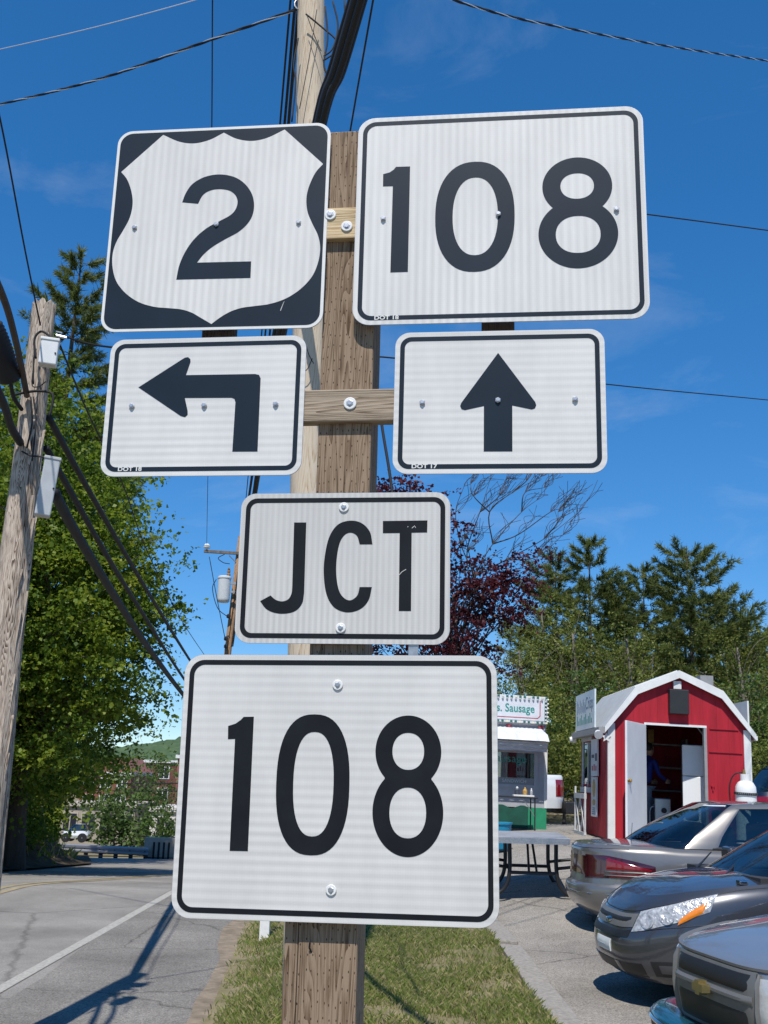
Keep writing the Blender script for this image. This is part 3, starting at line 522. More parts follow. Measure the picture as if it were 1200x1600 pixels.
# JCT
jc = make_sign('junction_sign', 'white sign lettered JCT on the post above the lowest sign', (-0.394, 0.5019, 0.0019, 0.0089), 0.533, 0.381, 0.038, 'white_j', 'black2', [(-0.0016, 0.1524), (-0.0005, -0.1518)], 0.0125)
Jc = [(-0.1275, 0.1141), (-0.0965, 0.1141), (-0.0950, -0.0653), (-0.0990, -0.0914), (-0.1152, -0.1101), (-0.1412, -0.1169), (-0.1676, -0.1148), (-0.1892, -0.1052), (-0.2053, -0.0859), (-0.1795, -0.0716), (-0.1669, -0.0820), (-0.15, -0.0864), (-0.1345, -0.0811), (-0.1268, -0.0669), (-0.1255, -0.0504)]
legend(jc, 'letter', [smooth_outline(Jc, [0, 1, 2, 8, 9, 14], 5)], 'black2')
Cc = [(0.073, 0.0575), (0.0655, 0.0900), (0.043, 0.1125), (0.0126, 0.1180), (-0.0170, 0.1070), (-0.0372, 0.0745), (-0.0464, 0.0251), (-0.0471, -0.0202), (-0.0385, -0.0689), (-0.0182, -0.1010), (0.0141, -0.1130), (0.0465, -0.1049), (0.0666, -0.0826), (0.074, -0.05), (0.0435, -0.05), (0.0382, -0.0709), (0.0221, -0.0830), (0.0056, -0.0774), (-0.0080, -0.0580), (-0.0156, -0.0202), (-0.0160, 0.0212), (-0.0098, 0.0605), (0.0024, 0.0815), (0.0180, 0.0873), (0.0334, 0.0791), (0.0410, 0.0575)]
legend(jc, 'letter', [smooth_outline(Cc, [0, 13, 14, 25], 5)], 'black2')
legend(jc, 'letter', [[(0.098, 0.1168), (0.2094, 0.1178), (0.209, 0.0873), (0.1705, 0.0868), (0.1717, -0.1088), (0.1416, -0.1088), (0.1405, 0.0861), (0.0985, 0.0858)]], 'black2')
for q in ([(0.171, 0.098), (0.178, 0.104), (0.180, 0.099)], [(0.160, 0.101), (0.162, 0.102)], [(0.141, -0.02), (0.148, -0.012), (0.158, -0.006)]):
    MB().tube([(x, -0.0015, z) for x, z in q], 0.0008, 5).build('scratch', 'white_border', jc)
# lower 108
b8 = make_sign('route_sign', 'large white route sign 108 lowest on the post', (-0.3931, -0.0217, 0.0078, -0.0042), 0.762, 0.61, 0.046, 'white_b', 'black2', [(0.0002, 0.233), (-0.0036, -0.2331)], 0.0125)
legend(b8, 'digit', [[(-0.265, 0.1336), (-0.2469, 0.1395), (-0.2348, 0.1481), (-0.2277, 0.1556), (-0.2027, 0.1562), (-0.2032, -0.1527), (-0.2468, -0.1530), (-0.2466, 0.1035), (-0.2640, 0.1025)]], 'black2')
legend(b8, 'digit', [supell(-0.0540, 0.0025, 0.0877, 0.1609, 2.45), supell(-0.0524, 0.0028, 0.0483, 0.1193, 2.4, 48)], 'black2')
legend(b8, 'digit', digit8(0.1717, 0.1629, -0.1567, 0.0777, 0.0825, 0.0188, (0.0803, 0.0374, 0.0425), (-0.0588, 0.0428, 0.0567)), 'black2')

# ------------------------------------------------------------------ utility poles and cables
mp_ = thing('utility_pole', 'tall pale smooth utility pole directly behind the sign post', 'utility pole', (0, 0, 0))
top = at(486.5, -60, 7.05); low = at(478, 1420, 7.0); dirv = (low - top).normalized(); base = low + dirv * ((low.z - 0.0) / -dirv.z if dirv.z else 0)
mp_.location = base
def rel(p, o): return Vector(p) - o.location
topx = top - dirv * 2.2
N = 14; pts = [base.lerp(topx, i / N) - base for i in range(N + 1)]
pts[0] = pts[0] + Vector((0, 0, -0.3))
MB().tube(pts, [0.145 - 0.048 * i / N for i in range(N + 1)], 28).build('shaft', 'pole_pale', mp_, True)
hook = MB(); c0 = at(468, 6, 7.0) - base
hook.tube([c0 + Vector((0.04 * math.cos(a), 0, 0.05 * math.sin(a))) for a in [k * 0.6 for k in range(10)]], 0.006, 6).build('hook', 'galv', mp_)
lp = thing('utility_pole', 'weathered grey leaning utility pole with boxes at the left', 'utility pole', (0, 0, 0))
ltop = at(70, 476, 6.55); llow = at(-16, 1230, 6.45); dv = (llow - ltop).normalized(); lbase = llow + dv * ((llow.z + 0.0) / -dv.z)
lp.location = lbase
pts = []; rad = []; NL = 40
for i in range(NL + 1):
    t = i / NL; pts.append(lbase.lerp(ltop, t) - lbase); rad.append(0.128 - 0.052 * t)
mb = MB().tube(pts, rad, 30)
# splintered, split surface
for q in range(len(mb.v)):
    x, y_, z = mb.v[q]; ring = q // 30; k = q % 30
    if ring <= NL:
        c = pts[min(ring, NL)]; f = 1 + 0.05 * math.sin(k * 2.1 + 0.4 * math.sin(ring * 0.7)) + 0.035 * math.sin(k * 5.3 + ring * 0.35) - (0.10 if k in (4, 11, 19, 26) else 0)
        mb.v[q] = (c.x + (x - c.x) * f, c.y + (y_ - c.y) * f, z + (0.02 * math.sin(k * 1.7) if ring == NL else 0))
mb.build('shaft', 'pole_old', lp, 45)
def lpole(px, py): return at(px, py, 6.5) - lbase
mb = MB()
for i in range(16):          # splinters standing off the sunny side
    py = random.uniform(640, 1180); cx = np.interp(py, [476, 1230], [70, -16]) + random.uniform(6, 24)
    p = at(cx, py, 6.42) - lbase; ln = random.uniform(0.12, 0.4)
    mb.add([p, p + Vector((0.02, -0.01, 0)), p + Vector((0.006, -0.02, -ln)), p + Vector((0.01, 0.01, 0))], [(0, 1, 2), (1, 3, 2), (3, 0, 2)])
mb.build('splinters', 'pole_old', lp)
def obox(name, p0, w_, h_, d_, ang, m, parent, lid=True):
    mx = Matrix.Translation(p0) @ Matrix.Rotation(ang[0], 4, 'Z') @ Matrix.Rotation(ang[1], 4, 'Y')
    o = MB().rbox(-w_ / 2, w_ / 2, -d_ / 2, d_ / 2, -h_ / 2, h_ / 2, 0.008, mx).build(name, m, parent)
    if lid: MB().rbox(-w_ / 2 - 0.004, w_ / 2 + 0.004, -d_ / 2 - 0.006, d_ / 2, h_ / 2 - 0.012, h_ / 2 + 0.008, 0.004, mx).build('lid', m, o); MB().lathe([(0.006, 0), (0.006, 0.006)], 8, mx @ T(w_ * 0.38, -d_ / 2, -0.01) @ Matrix.Rotation(R_(90), 4, 'X')).build('lock', 'wire', o)
    return o
obox('box', at(76.5, 552, 6.36) - lbase, 0.115, 0.180, 0.08, (0.25, 0.02), 'box_white', lp)
obox('box', at(74, 762, 6.34) - lbase, 0.098, 0.385, 0.085, (0.35, 0.07), 'box_grey', lp)
for q, r in (([(56, 560), (54, 530), (64, 518), (76, 524), (80, 532)], 0.008), ([(52, 600), (53, 560), (56, 545)], 0.006), ([(18, 618), (40, 613), (62, 611), (82, 616), (80, 640), (76, 650)], 0.009), ([(34, 705), (48, 712), (66, 714), (84, 722)], 0.006), ([(54, 560), (50, 600), (60, 604), (72, 596)], 0.004), ([(48, 620), (50, 660), (42, 700)], 0.006), ([(52, 620), (56, 660), (50, 720)], 0.006)):
    MB().tube(catmull([at(a, b, 6.36) - lbase for a, b in q], False, 6), r, 7).build('cable_loop', 'wire', lp, True)
mb = MB().tube([at(88, 524, 6.4) - lbase, at(104, 528, 6.4) - lbase], 0.010, 8); mb.tube([at(88, 518, 6.4) - lbase, at(97, 520, 6.4) - lbase], 0.005, 6); mb.build('clamp', 'alu', lp)

def wire_pts(px, Y0, Y1, n=8):
    """a span whose picture passes through the given points, running evenly from distance Y0 to Y1"""
    c = catmull([(a, b, 0) for a, b in px], False, n); L = [0]
    for a, b in zip(c, c[1:]): L.append(L[-1] + (b - a).length)
    return [at(p.x, p.y, 1 / ((1 - l / L[-1]) / Y0 + l / L[-1] / Y1)) for p, l in zip(c, L)]
def wire(label, px, Y0, Y1, r, m='wire', name='overhead_cable', n=8):
    p = wire_pts(px, Y0, Y1, n)
    o = MB().tube(p, r, 6).build(name, m, None, True); return tag(o, label, 'cable', 'overhead cables')
def twisted(label, px, Y0, Y1, r, pitch=0.55):
    p = wire_pts(px, Y0, Y1, 24); o = thing('twisted_service_cable', label, 'cable', group='overhead cables')
    for ph, m, rr in ((0, 'wire', r), (2.1, 'wire', r), (4.2, 'wire_al', r * 0.72)):
        q = []; s = 0; dense = []
        for a, b in zip(p, p[1:]):
            k = max(1, int((b - a).length / (pitch / 9)))
            dense += [a.lerp(b, i / k) for i in range(k)]
        for i, c in enumerate(dense):
            if i: s += (c - dense[i - 1]).length
            t = (dense[min(i + 1, len(dense) - 1)] - dense[max(0, i - 1)]).normalized(); u_ = t.orthogonal() if abs(t.z) > 0.95 else t.cross(Vector((0, 0, 1))).normalized(); v_ = t.cross(u_)
            an = 2 * math.pi * s / pitch + ph; q.append(c + (u_ * math.cos(an) + v_ * math.sin(an)) * r * 0.95)
        MB().tube(q, rr, 6).build('conductor', m, o, True)
    return o
wire('thin primary wire running straight overhead to the crossarm insulator', [(334, -160), (332, 0), (331, 195), (327, 600), (323, 850)], 11.6, 48, 0.011)
for i, (a, b, c, d, r) in enumerate(((467, -60, 374, 930, 0.014), (459, -60, 368, 950, 0.010), (471, -40, 379, 960, 0.016))):
    wire(['leftmost', 'thinnest', 'thickest'][(1, 0, 2)[i]] + ' black cable of three beside the pale pole going to the far pole', [(a, b), ((a + c) / 2 + 2, (b + d) / 2 + 3), (c, d)], 7.0, 48, r)
wire('thick black cable bundle passing overhead at the right of the pale pole', [(668, -330), (604, -150), (560, -5), (526, 110), (500, 192), (437, 523), (398, 770), (362, 1010)], 3.4, 48, 0.036)
wire('second black cable strapped under the thick bundle by the pale pole', [(655, -330), (593, -150), (550, -5), (516, 110), (492, 192), (428, 523), (390, 770), (356, 1010)], 3.45, 47.5, 0.018)
for i_, (dx, r_, tx) in enumerate(((10, 0.016, 'outermost'), (5, 0.020, 'middle'))):
    wire(tx + ' black cable lashed along the right of the thick bundle', [(668 + dx, -330), (604 + dx, -150), (561 + dx, -5), (527 + dx, 110), (501 + dx * 0.6, 192), (440 + dx * 0.5, 523), (400, 770), (364, 1010)], 3.38 - 0.03 * i_, 48.2, r_)
wire('thin black wire right of the thick bundle above the post', [(618, -200), (583, 0), (548, 200), (512, 420), (470, 700)], 4.6, 20, 0.007)
wire('wire hanging down at the right side of the timber post', [(572, 300), (584, 560), (596, 660), (611, 755), (628, 900)], 6.9, 6.4, 0.010)
for k, q in enumerate(([(508, 10), (512, 60), (506, 100), (515, 125)], [(520, 2), (528, 40), (520, 75), (506, 88)], [(466, 60), (459, 100), (462, 130), (456, 190)], [(538, 0), (540, 60), (530, 105), (516, 120)], [(478, 22), (500, 40), (525, 62), (528, 78), (505, 95)])):
    MB().tube(catmull([at(a, b, 6.86) - base for a, b in q], False, 6), 0.007, 6).build('cable_tail', 'wire', mp_, True)
for q in ([(495, 15), (483, 90), (468, 170)], [(480, 25), (493, 60), (502, 80)], [(478, 540), (483, 555), (490, 568)], [(470, 582), (480, 577), (488, 560)]):
    MB().tube(catmull([at(a, b, 6.84) - base for a, b in q], False, 6), 0.0035, 5).build('cable_tail', 'wire', mp_, True)
twisted('twisted service cable with bright strand running from the pale pole to upper left', [(486, 5), (465, 14), (330, 62), (160, 122), (0, 163), (-90, 180)], 6.95, 10.5, 0.007, 0.62)
twisted('twisted service cable across the upper right corner above the 108 sign', [(600, -40), (700, -3), (790, 24), (870, 41), (1030, 70), (1200, 95), (1330, 112)], 7.0, 14.5, 0.007, 0.5)
wire('thin pale wire crossing the upper left corner of the sky', [(420, -34), (305, 0), (150, 42), (0, 77), (-80, 94)], 10, 11, 0.006, 'wire_al')
wire('service wire from the weathered pole passing behind the arrow signs to the right', [(92, 523), (170, 542), (380, 553), (600, 558), (945, 600), (1200, 625), (1330, 640)], 6.5, 18, 0.008)
wire('thin wire from the pale pole to the right behind the upper 108 sign', [(500, 262), (760, 302), (1012, 335), (1200, 360), (1330, 378)], 7.0, 13, 0.008)
# cables on the weathered pole
wire('thin drop wire from upper left to the top box of the weathered pole', [(-40, 20), (0, 185), (38, 385), (63, 508)], 4.6, 6.42, 0.006)
wire('brown cable reaching the weathered pole from the left edge', [(-60, 330), (0, 452), (24, 530), (42, 618)], 4.6, 6.42, 0.022, 'wire_br')
wire('black cable reaching the weathered pole below the splice case', [(-60, 500), (0, 618), (18, 668), (32, 692)], 4.8, 6.42, 0.026)
sc_ = thing('splice_case', 'black ribbed cable splice case hanging left of the weathered pole', 'splice case', at(-2, 548, 6.0))
a0, a1 = at(-14, 505, 5.9), at(16, 596, 6.15); ax = (a1 - a0)
prof = []; rr = []
for k in range(33):
    t = k / 32; prof.append(a0 + ax * t - sc_.location); rr.append((0.075 + 0.008 * (k % 2)) * (0.55 + 0.45 * math.sin(math.pi * min(1, max(0.0, 0.08 + t * 0.84))) ** 0.4))
MB().tube(prof, rr, 16).build('shell', 'wire', sc_, True)
MB().tube(catmull([a1 - sc_.location, at(22, 622, 6.3) - sc_.location, at(34, 640, 6.42) - sc_.location], False, 6), 0.014, 7).build('tail', 'wire', sc_, True)
wire('lowest thick black cable from the weathered pole into the distance', [(84, 768), (117, 830), (175, 925), (225, 1002), (282, 1080), (352, 1165)], 6.7, 46, 0.038)
wire('middle black cable from the weathered pole into the distance', [(72, 700), (145, 830), (180, 890), (225, 962), (287, 1060), (355, 1150)], 6.6, 46, 0.024)
wire('upper black cable from the weathered pole into the distance', [(76, 652), (125, 742), (175, 830), (225, 915), (295, 1029), (357, 1120)], 6.6, 46, 0.024)
wire('thinnest wire from the weathered pole top into the distance', [(90, 530), (137, 644), (190, 752), (222, 842), (265, 935), (300, 995), (360, 1080)], 6.5, 46, 0.007)
for k, (a, b) in enumerate(((1222, 1224), (1233, 1236))):
    wire(['upper', 'lower'][k] + ' thin black line across the brick mill behind the large sign', [(60, a), (180, (a + b) / 2 + 1), (330, b)], 60, 62, 0.03)
# far pole with crossarm and transformer
fp = thing('utility_pole', 'far brown utility pole with crossarm and grey transformer', 'utility pole', (0, 0, 0))
ft = at(377, 838, 48.2); fl = at(357, 1010, 48.2); dvf = (fl - ft).normalized(); fbase = fl + dvf * ((fl.z + 3.0) / -dvf.z); fp.location = fbase
MB().tube([(0, 0, 0), (ft - fbase) * 0.5, ft - fbase], [0.20, 0.175, 0.15], 14).build('shaft', 'pole_far', fp, True)
ca0, ca1 = at(319, 859, 48.0) - fbase, at(432, 866, 48.0) - fbase
dcr = (ca1 - ca0)
mb = MB(); q = Matrix.Translation(ca0) @ dcr.to_track_quat('X', 'Z').to_matrix().to_4x4(); mb.rbox(0, dcr.length, -0.06, 0.06, -0.14, 0.0, 0.01, q); mb.build('crossarm', 'bark_grey', fp)
for px in (323, 430):
    p = at(px, 858, 48.0) - fbase; MB().lathe([(0.04, -0.02), (0.05, 0.05), (0.16, 0.06), (0.17, 0.12), (0.09, 0.14), (0.15, 0.17), (0.08, 0.26)], 12, Matrix.Translation(p)).build('insulator', 'box_white', fp)
MB().tube([at(358, 868, 48) - fbase, at(370, 880, 48.1) - fbase], 0.025, 6).build('brace', 'galv', fp)
p = at(348.5, 941, 47.7) - fbase
tr = MB().lathe([(0.24, 0), (0.29, 0.05), (0.30, 0.15), (0.305, 1.10), (0.33, 1.12), (0.33, 1.18), (0.26, 1.24)], 20, Matrix.Translation(p)).build('transformer', 'trans', fp, 40)
MB().lathe([(0.08, 1.24), (0.09, 1.34), (0.06, 1.40), (0.08, 1.46), (0.05, 1.62), (0.02, 1.68)], 10, Matrix.Translation(p + Vector((0.18, 0, 0)))).build('bushing', 'pole_far', tr)
for z in (0.45, 0.85): MB().box(0.28, 0.62, -0.05, 0.05, z, z + 0.1, Matrix.Translation(p)).build('mount', 'alu', tr)
for q in ([(351, 866), (341, 872), (349, 879), (359, 881)], [(338, 905), (332, 920), (340, 950), (356, 964)], [(327, 870), (338, 930), (352, 1000)]):
    MB().tube(catmull([at(a, b, 47.5) - fbase for a, b in q], False, 6), 0.02, 5).build('lead', 'wire', fp, True)
for py in (966, 1001, 1013): MB().lathe([(0.05, 0), (0.1, 0.03), (0.1, 0.14), (0.05, 0.2)], 8, Matrix.Translation(at(353 if py > 990 else 357, py, 47.9) - fbase)).build('clevis', 'wire', fp)
# white marker stake on the verge
ms = thing('marker_stake', 'short white painted wooden stake standing in the verge grass', 'stake', (0, 0, 0))
q = at(412, 1489, 11.2); ms.location = (q.x, 11.2, float(strip_z(q.x, 11.2)) - 0.02)
M['stake'] = mat('stake_paint', (0.72, 0.71, 0.68), 0.6, 0, 0.08, 20)
MB().rbox(-0.05, 0.05, -0.05, 0.05, -0.1, 1.0, 0.006).build('shaft', 'stake', ms)
MB().prism([[(-0.05, 1.0), (0.05, 1.0), (0, 1.05)]], -0.05, 0.05).build('cap', 'stake', ms)

# ------------------------------------------------------------------ red barn stand
M['barn_red'] = mat('barn_red_paint', (0.36, 0.016, 0.028), 0.6, 0, 0.22, 7, stretch=(1, 1, 0.12), spec=0.25, detail=9)
M['barn_trim'] = mat('white_trim', (0.68, 0.68, 0.66), 0.55, 0, 0.08, 6)
M['grey_trim'] = mat('grey_trim', (0.26, 0.26, 0.26), 0.6, 0, 0.12, 8)
M['door_white'] = mat('door_white', (0.70, 0.71, 0.72), 0.45, 0, 0.06, 3)
M['roof'] = mat('ribbed_steel', (0.26, 0.285, 0.31), 0.5, 0.15, 0.08, 4)
M['dark'] = mat('dark_paint', (0.018, 0.018, 0.02), 0.55, 0, 0.2, 8)
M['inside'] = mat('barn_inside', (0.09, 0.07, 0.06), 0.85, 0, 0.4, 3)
M['fridge'] = mat('fridge_white', (0.78, 0.80, 0.81), 0.3, 0, 0.02, 4)
M['tank'] = mat('tank_white', (0.74, 0.74, 0.72), 0.4, 0, 0.06, 6)
M['brass'] = mat('brass', (0.5, 0.33, 0.1), 0.35, 0.8, 0.2, 20)
M['glass'] = glass_mat('window_glass', (0.62, 0.68, 0.68), 0.14)
M['sign_blue'] = mat('faded_sign', (0.50, 0.60, 0.64), 0.4, 0, 0.12, 2.2, col2=(0.68, 0.72, 0.72))
M['ink_blue'] = mat('ink_blue', (0.09, 0.15, 0.25), 0.5, 0, 0.3, 12)
M['ink_red'] = mat('ink_red', (0.42, 0.05, 0.06), 0.5, 0, 0.2, 12)
M['ink_green'] = mat('ink_green', (0.03, 0.27, 0.23), 0.5, 0, 0.2, 12)
M['ink_dark'] = mat('ink_dark', (0.05, 0.06, 0.08), 0.5, 0, 0.2, 12)
M['food'] = mat('food_print', (0.34, 0.17, 0.04), 0.5, 0, 0.6, 30, col2=(0.55, 0.36, 0.10))
M['lattice'] = mat('lattice_paint', (0.50, 0.50, 0.49), 0.6, 0, 0.15, 12)
M['cream'] = mat('cream_panel', (0.62, 0.63, 0.64), 0.5, 0, 0.08, 4)
borg = at(952, 1311, 19.0)
barn = thing('barn_stand', 'small red barn-shaped food stand with white trim and open door', 'food stand', mw=Matrix.Translation(borg) @ Matrix.Rotation(R_(-0.5), 4, 'Z') @ Matrix.Rotation(R_(1.7), 4, 'Y'))
BW, BD, EH, BH, PH, BX = 2.53, 2.75, 2.0, 2.66, 2.97, 0.50
DX0, DX1, DH = 0.66, 1.71, 2.03
# front wall with the door opening, as vertical boards with grooves
def roof_z(x):
    x = min(max(x, 0), BW)
    return float(np.interp(x, [0, BX, BW / 2, BW - BX, BW], [EH, BH, PH, BH, EH]))
edges = [0.0, 0.22, 0.44, DX0, 0.88, 1.10, 1.30, 1.50, DX1, 1.95, 2.17, 2.37, BW]
for a, b in zip(edges, edges[1:]):
    z0 = DH if a >= DX0 - 1e-6 and b <= DX1 + 1e-6 else 0.0
    xs = sorted(set([a + 0.001, b - 0.001] + [k for k in (BX, BW / 2, BW - BX) if a + 0.01 < k < b - 0.01]))
    poly = [(xs[0], z0), (xs[-1], z0)] + [(x, roof_z(x)) for x in reversed(xs)]
    MB().prism([poly], 0.0, 0.03).build('siding_board', 'barn_red', barn)
MB().box(0.005, DX0 - 0.005, 0.012, 0.05, 0, EH).box(DX1 + 0.005, BW - 0.005, 0.012, 0.05, 0, EH).build('wall_backing', 'barn_red', barn)
MB().prism([[(0.02, DH + 0.004), (BW - 0.02, DH + 0.004), (BW - 0.02, EH + 0.04), (BW - BX, BH - 0.01), (BW / 2, PH - 0.01), (BX, BH - 0.01), (0.02, EH + 0.04)]], 0.014, 0.05).build('gable_backing', 'barn_red', barn)
# side walls (left one with window opening)
WY0, WY1, WZ0, WZ1 = 1.55, 2.50, 0.93, 1.74
yb = [0.05, 0.30, 0.55, 0.80, 1.05, 1.30, WY0, 1.87, 2.19, WY1, BD]
for a, b in zip(yb, yb[1:]):
    if a >= WY0 - 1e-6 and b <= WY1 + 1e-6:
        MB().box(0, 0.03, a + 0.002, b - 0.002, 0, WZ0).build('siding_board', 'barn_red', barn); MB().box(0, 0.03, a + 0.002, b - 0.002, WZ1, EH).build('siding_board', 'barn_red', barn)
    else: MB().box(0, 0.03, a + 0.002, b - 0.002, 0, EH).build('siding_board', 'barn_red', barn)
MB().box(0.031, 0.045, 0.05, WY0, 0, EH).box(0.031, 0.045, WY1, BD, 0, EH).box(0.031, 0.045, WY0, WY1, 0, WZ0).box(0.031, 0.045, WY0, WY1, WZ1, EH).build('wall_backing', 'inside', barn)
MB().box(BW - 0.04, BW, 0.05, BD, 0, EH).build('side_wall', 'barn_red', barn)
MB().prism([[(0, 0), (BW, 0), (BW, EH), (BW - BX, BH), (BW / 2, PH), (BX, BH), (0, EH)]], BD - 0.03, BD).build('rear_wall', 'barn_red', barn)
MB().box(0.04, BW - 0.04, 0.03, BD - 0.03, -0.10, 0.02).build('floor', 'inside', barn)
MB().box(0.02, 0.14, -0.02, BD, -0.22, -0.0).box(BW - 0.14, BW - 0.02, -0.02, BD, -0.22, -0.0).build('skid', 'dark', barn)
# window
wn = MB().box(-0.02, 0.03, WY0 - 0.07, WY0, WZ0 - 0.06, WZ1 + 0.02).box(-0.02, 0.03, WY1, WY1 + 0.07, WZ0 - 0.06, WZ1 + 0.02).box(-0.035, 0.03, WY0 - 0.09, WY1 + 0.09, WZ1 + 0.02, WZ1 + 0.14).box(-0.05, 0.03, WY0 - 0.09, WY1 + 0.09, WZ0 - 0.16, WZ0 - 0.06).build('window', 'lattice', barn)
MB().box(0.004, 0.008, WY0, WY1, WZ0 - 0.06, WZ1).build('pane', 'glass', wn)
MB().box(-0.006, 0.012, 1.98, 2.04, WZ0 - 0.06, WZ1 - 0.001).build('mullion', 'lattice', wn)
# corner boards
for x0, x1, y0, y1 in ((-0.028, 0.10, -0.025, -0.001), (BW - 0.10, BW + 0.028, -0.025, -0.001)):
    MB().box(x0, x1, y0, y1, -0.02, EH + 0.02).build('corner_board', 'barn_trim', barn)
MB().box(-0.027, -0.001, -0.001, 0.05, -0.02, EH + 0.02).build('corner_board', 'barn_trim', barn)
# roof: ribbed steel sheets over the gambrel, gutter, rake boards
prof = [(-0.10, EH - 0.06), (BX - 0.03, BH + 0.03), (BW / 2, PH + 0.05), (BW - BX + 0.03, BH + 0.03), (BW + 0.10, EH - 0.06)]
roof = bpy.data.objects.new('roof', None); C.objects.link(roof); roof.parent = barn
for (xa, za), (xb, zb) in zip(prof, prof[1:]):
    L = math.hypot(xb - xa, zb - za); ux, uz = (xb - xa) / L, (zb - za) / L; nx_, nz_ = -uz, ux
    V = []; yv = []; k = 0; y = -0.10
    while y < BD + 0.10:
        yv += [(y, 0), (y + 0.10, 0), (y + 0.115, 0.03), (y + 0.135, 0.03), (y + 0.15, 0)]; y += 0.15
    mb = MB()
    for y_, h in yv: mb.v += [(xa + nx_ * h, y_, za + nz_ * h), (xb + nx_ * h, y_, zb + nz_ * h)]
    mb.f = [(2 * i, 2 * i + 2, 2 * i + 3, 2 * i + 1) for i in range(len(yv) - 1)]
    mb.build('roof_sheet', 'roof', roof)
    MB().prism([[(xa + 0.02, za - 0.03), (xb - 0.0, zb - 0.03), (xb, zb - 0.004), (xa, za - 0.004)]], 0.0, BD).build('roof_deck', 'inside', roof)
inn = [(-0.10, EH - 0.16), (BX - 0.0, BH - 0.10), (BW / 2, PH - 0.075), (BW - BX, BH - 0.10), (BW + 0.10, EH - 0.16)]
for i in range(4):
    a, b = prof[i], prof[i + 1]; c, d = inn[i + 1], inn[i]
    MB().prism([[d, c, (b[0], b[1] + 0.012), (a[0], a[1] + 0.012)]], -0.115 + 0.001 * i, -0.085 + 0.001 * i).build('rake_board', 'barn_trim', roof)
MB().box(-0.20, -0.09, -0.06, BD + 0.05, EH - 0.17, EH - 0.06).build('gutter', 'grey_trim', roof)
MB().box(BW + 0.09, BW + 0.14, -0.06, BD + 0.05, EH - 0.15, EH - 0.07).build('gutter', 'barn_trim', roof)
MB().box(BW * 0.78, BW * 0.78 + 0.25, 1.0, 1.3, PH - 0.15, PH + 0.12).build('roof_vent', 'grey_trim', roof)
MB().lathe([(0.05, 0), (0.08, 0.12)], 10, T(-0.22, -0.04, EH - 0.16) @ Matrix.Rotation(R_(115), 4, 'X')).build('floodlight', 'barn_trim', barn)
MB().lathe([(0.05, 0), (0.08, 0.12)], 10, T(-0.24, BD, EH - 0.20) @ Matrix.Rotation(R_(80), 4, 'Y')).build('floodlight', 'barn_trim', barn)
st_ = [(0.13 * (1 if k % 2 == 0 else 0.45) * math.cos(R_(90 + 36 * k)), 0.13 * (1 if k % 2 == 0 else 0.45) * math.sin(R_(90 + 36 * k))) for k in range(10)]
MB().prism([[(a * 0.7 - 0.06, b * 0.7 + 1.76) for a, b in st_]], -0.04, -0.028).build('star', 'barn_trim', barn)
# gable louvre box
MB().rbox(1.07, 1.42, -0.15, -0.001, 2.24, 2.68, 0.01).build('gable_box', 'dark', barn); MB().prism([[(1.17, 2.70), (1.31, 2.70), (1.31, 2.84), (1.17, 2.84)]], -0.05, -0.001).build('ridge_block', 'barn_trim', barn)
# door frame, leaf, panel seams
MB().box(DX0 - 0.03, DX1 + 0.05, -0.03, -0.002, DH - 0.005, DH + 0.035).build('door_head', 'barn_trim', barn)
MB().box(DX1 - 0.002, DX1 + 0.05, -0.03, 0.06, 0, DH - 0.006).build('door_jamb', 'grey_trim', barn)
lm = T(DX0 - 0.01, -0.012, 0) @ Matrix.Rotation(R_(180 + 57), 4, 'Z')
dl = MB().rbox(0, 0.98, -0.02, 0.02, 0.03, 2.03, 0.005, lm).build('door', 'door_white', barn)
MB().lathe([(0.025, 0), (0.03, 0.03), (0.02, 0.05)], 10, lm @ T(0.90, 0.02, 1.02) @ Matrix.Rotation(R_(-90), 4, 'X')).build('padlock', 'brass', dl)
MB().box(0.80, 0.98, 0.021, 0.03, 0.99, 1.03, lm).build('hasp', 'brass', dl)
for x0, x1, z in ((1.80, 2.40, 1.60), (1.82, 2.34, 2.01)): MB().box(x0, x1, -0.02, -0.002, z, z + 0.02).build('batten', 'barn_red', barn)
MB().box(1.82, 1.88, -0.03, -0.002, 1.0, 1.02).box(1.84, 1.86, -0.03, -0.002, 0.93, 1.0).build('latch', 'barn_red', barn)
# roof sign
MB().box(-0.20, -0.17, 0.35, 2.30, EH - 0.05, EH + 0.66).build('roof_sign', 'sign_blue', barn)
rs = barn.children[-1] if False else None
SIDE = Matrix.Rotation(R_(-90), 4, 'Z') @ FACE      # text on the left wall, read from -x
def side_text(s, size, y, z, x, m, parent, **k): return text_mesh(s, size, T(x, y, z) @ SIDE, m, parent, **k)
side_text('Crisp', 0.34, 0.86, EH + 0.43, -0.202, 'ink_blue', barn, extrude=0.001)
mb = MB()
for k in range(9):
    y0 = 1.25 + k * 0.105; mb.box(-0.2015, -0.2005, y0, y0 + 0.045, EH + 0.27 + 0.03 * (k % 2), EH + 0.42 + 0.06 * ((k * 7) % 3))
mb.build('lettering', 'ink_blue', barn); mb = MB()
for k in range(11):
    y0 = 0.60 + k * 0.145; mb.box(-0.2015, -0.2005, y0, y0 + 0.085, EH + 0.05, EH + 0.14 + 0.05 * ((k * 5) % 3))
mb.build('lettering', 'ink_green', barn)
MB().box(BW + 0.16, BW + 0.19, 0.5, 2.2, EH + 0.1, EH + 0.6).build('roof_sign', 'barn_trim', barn)
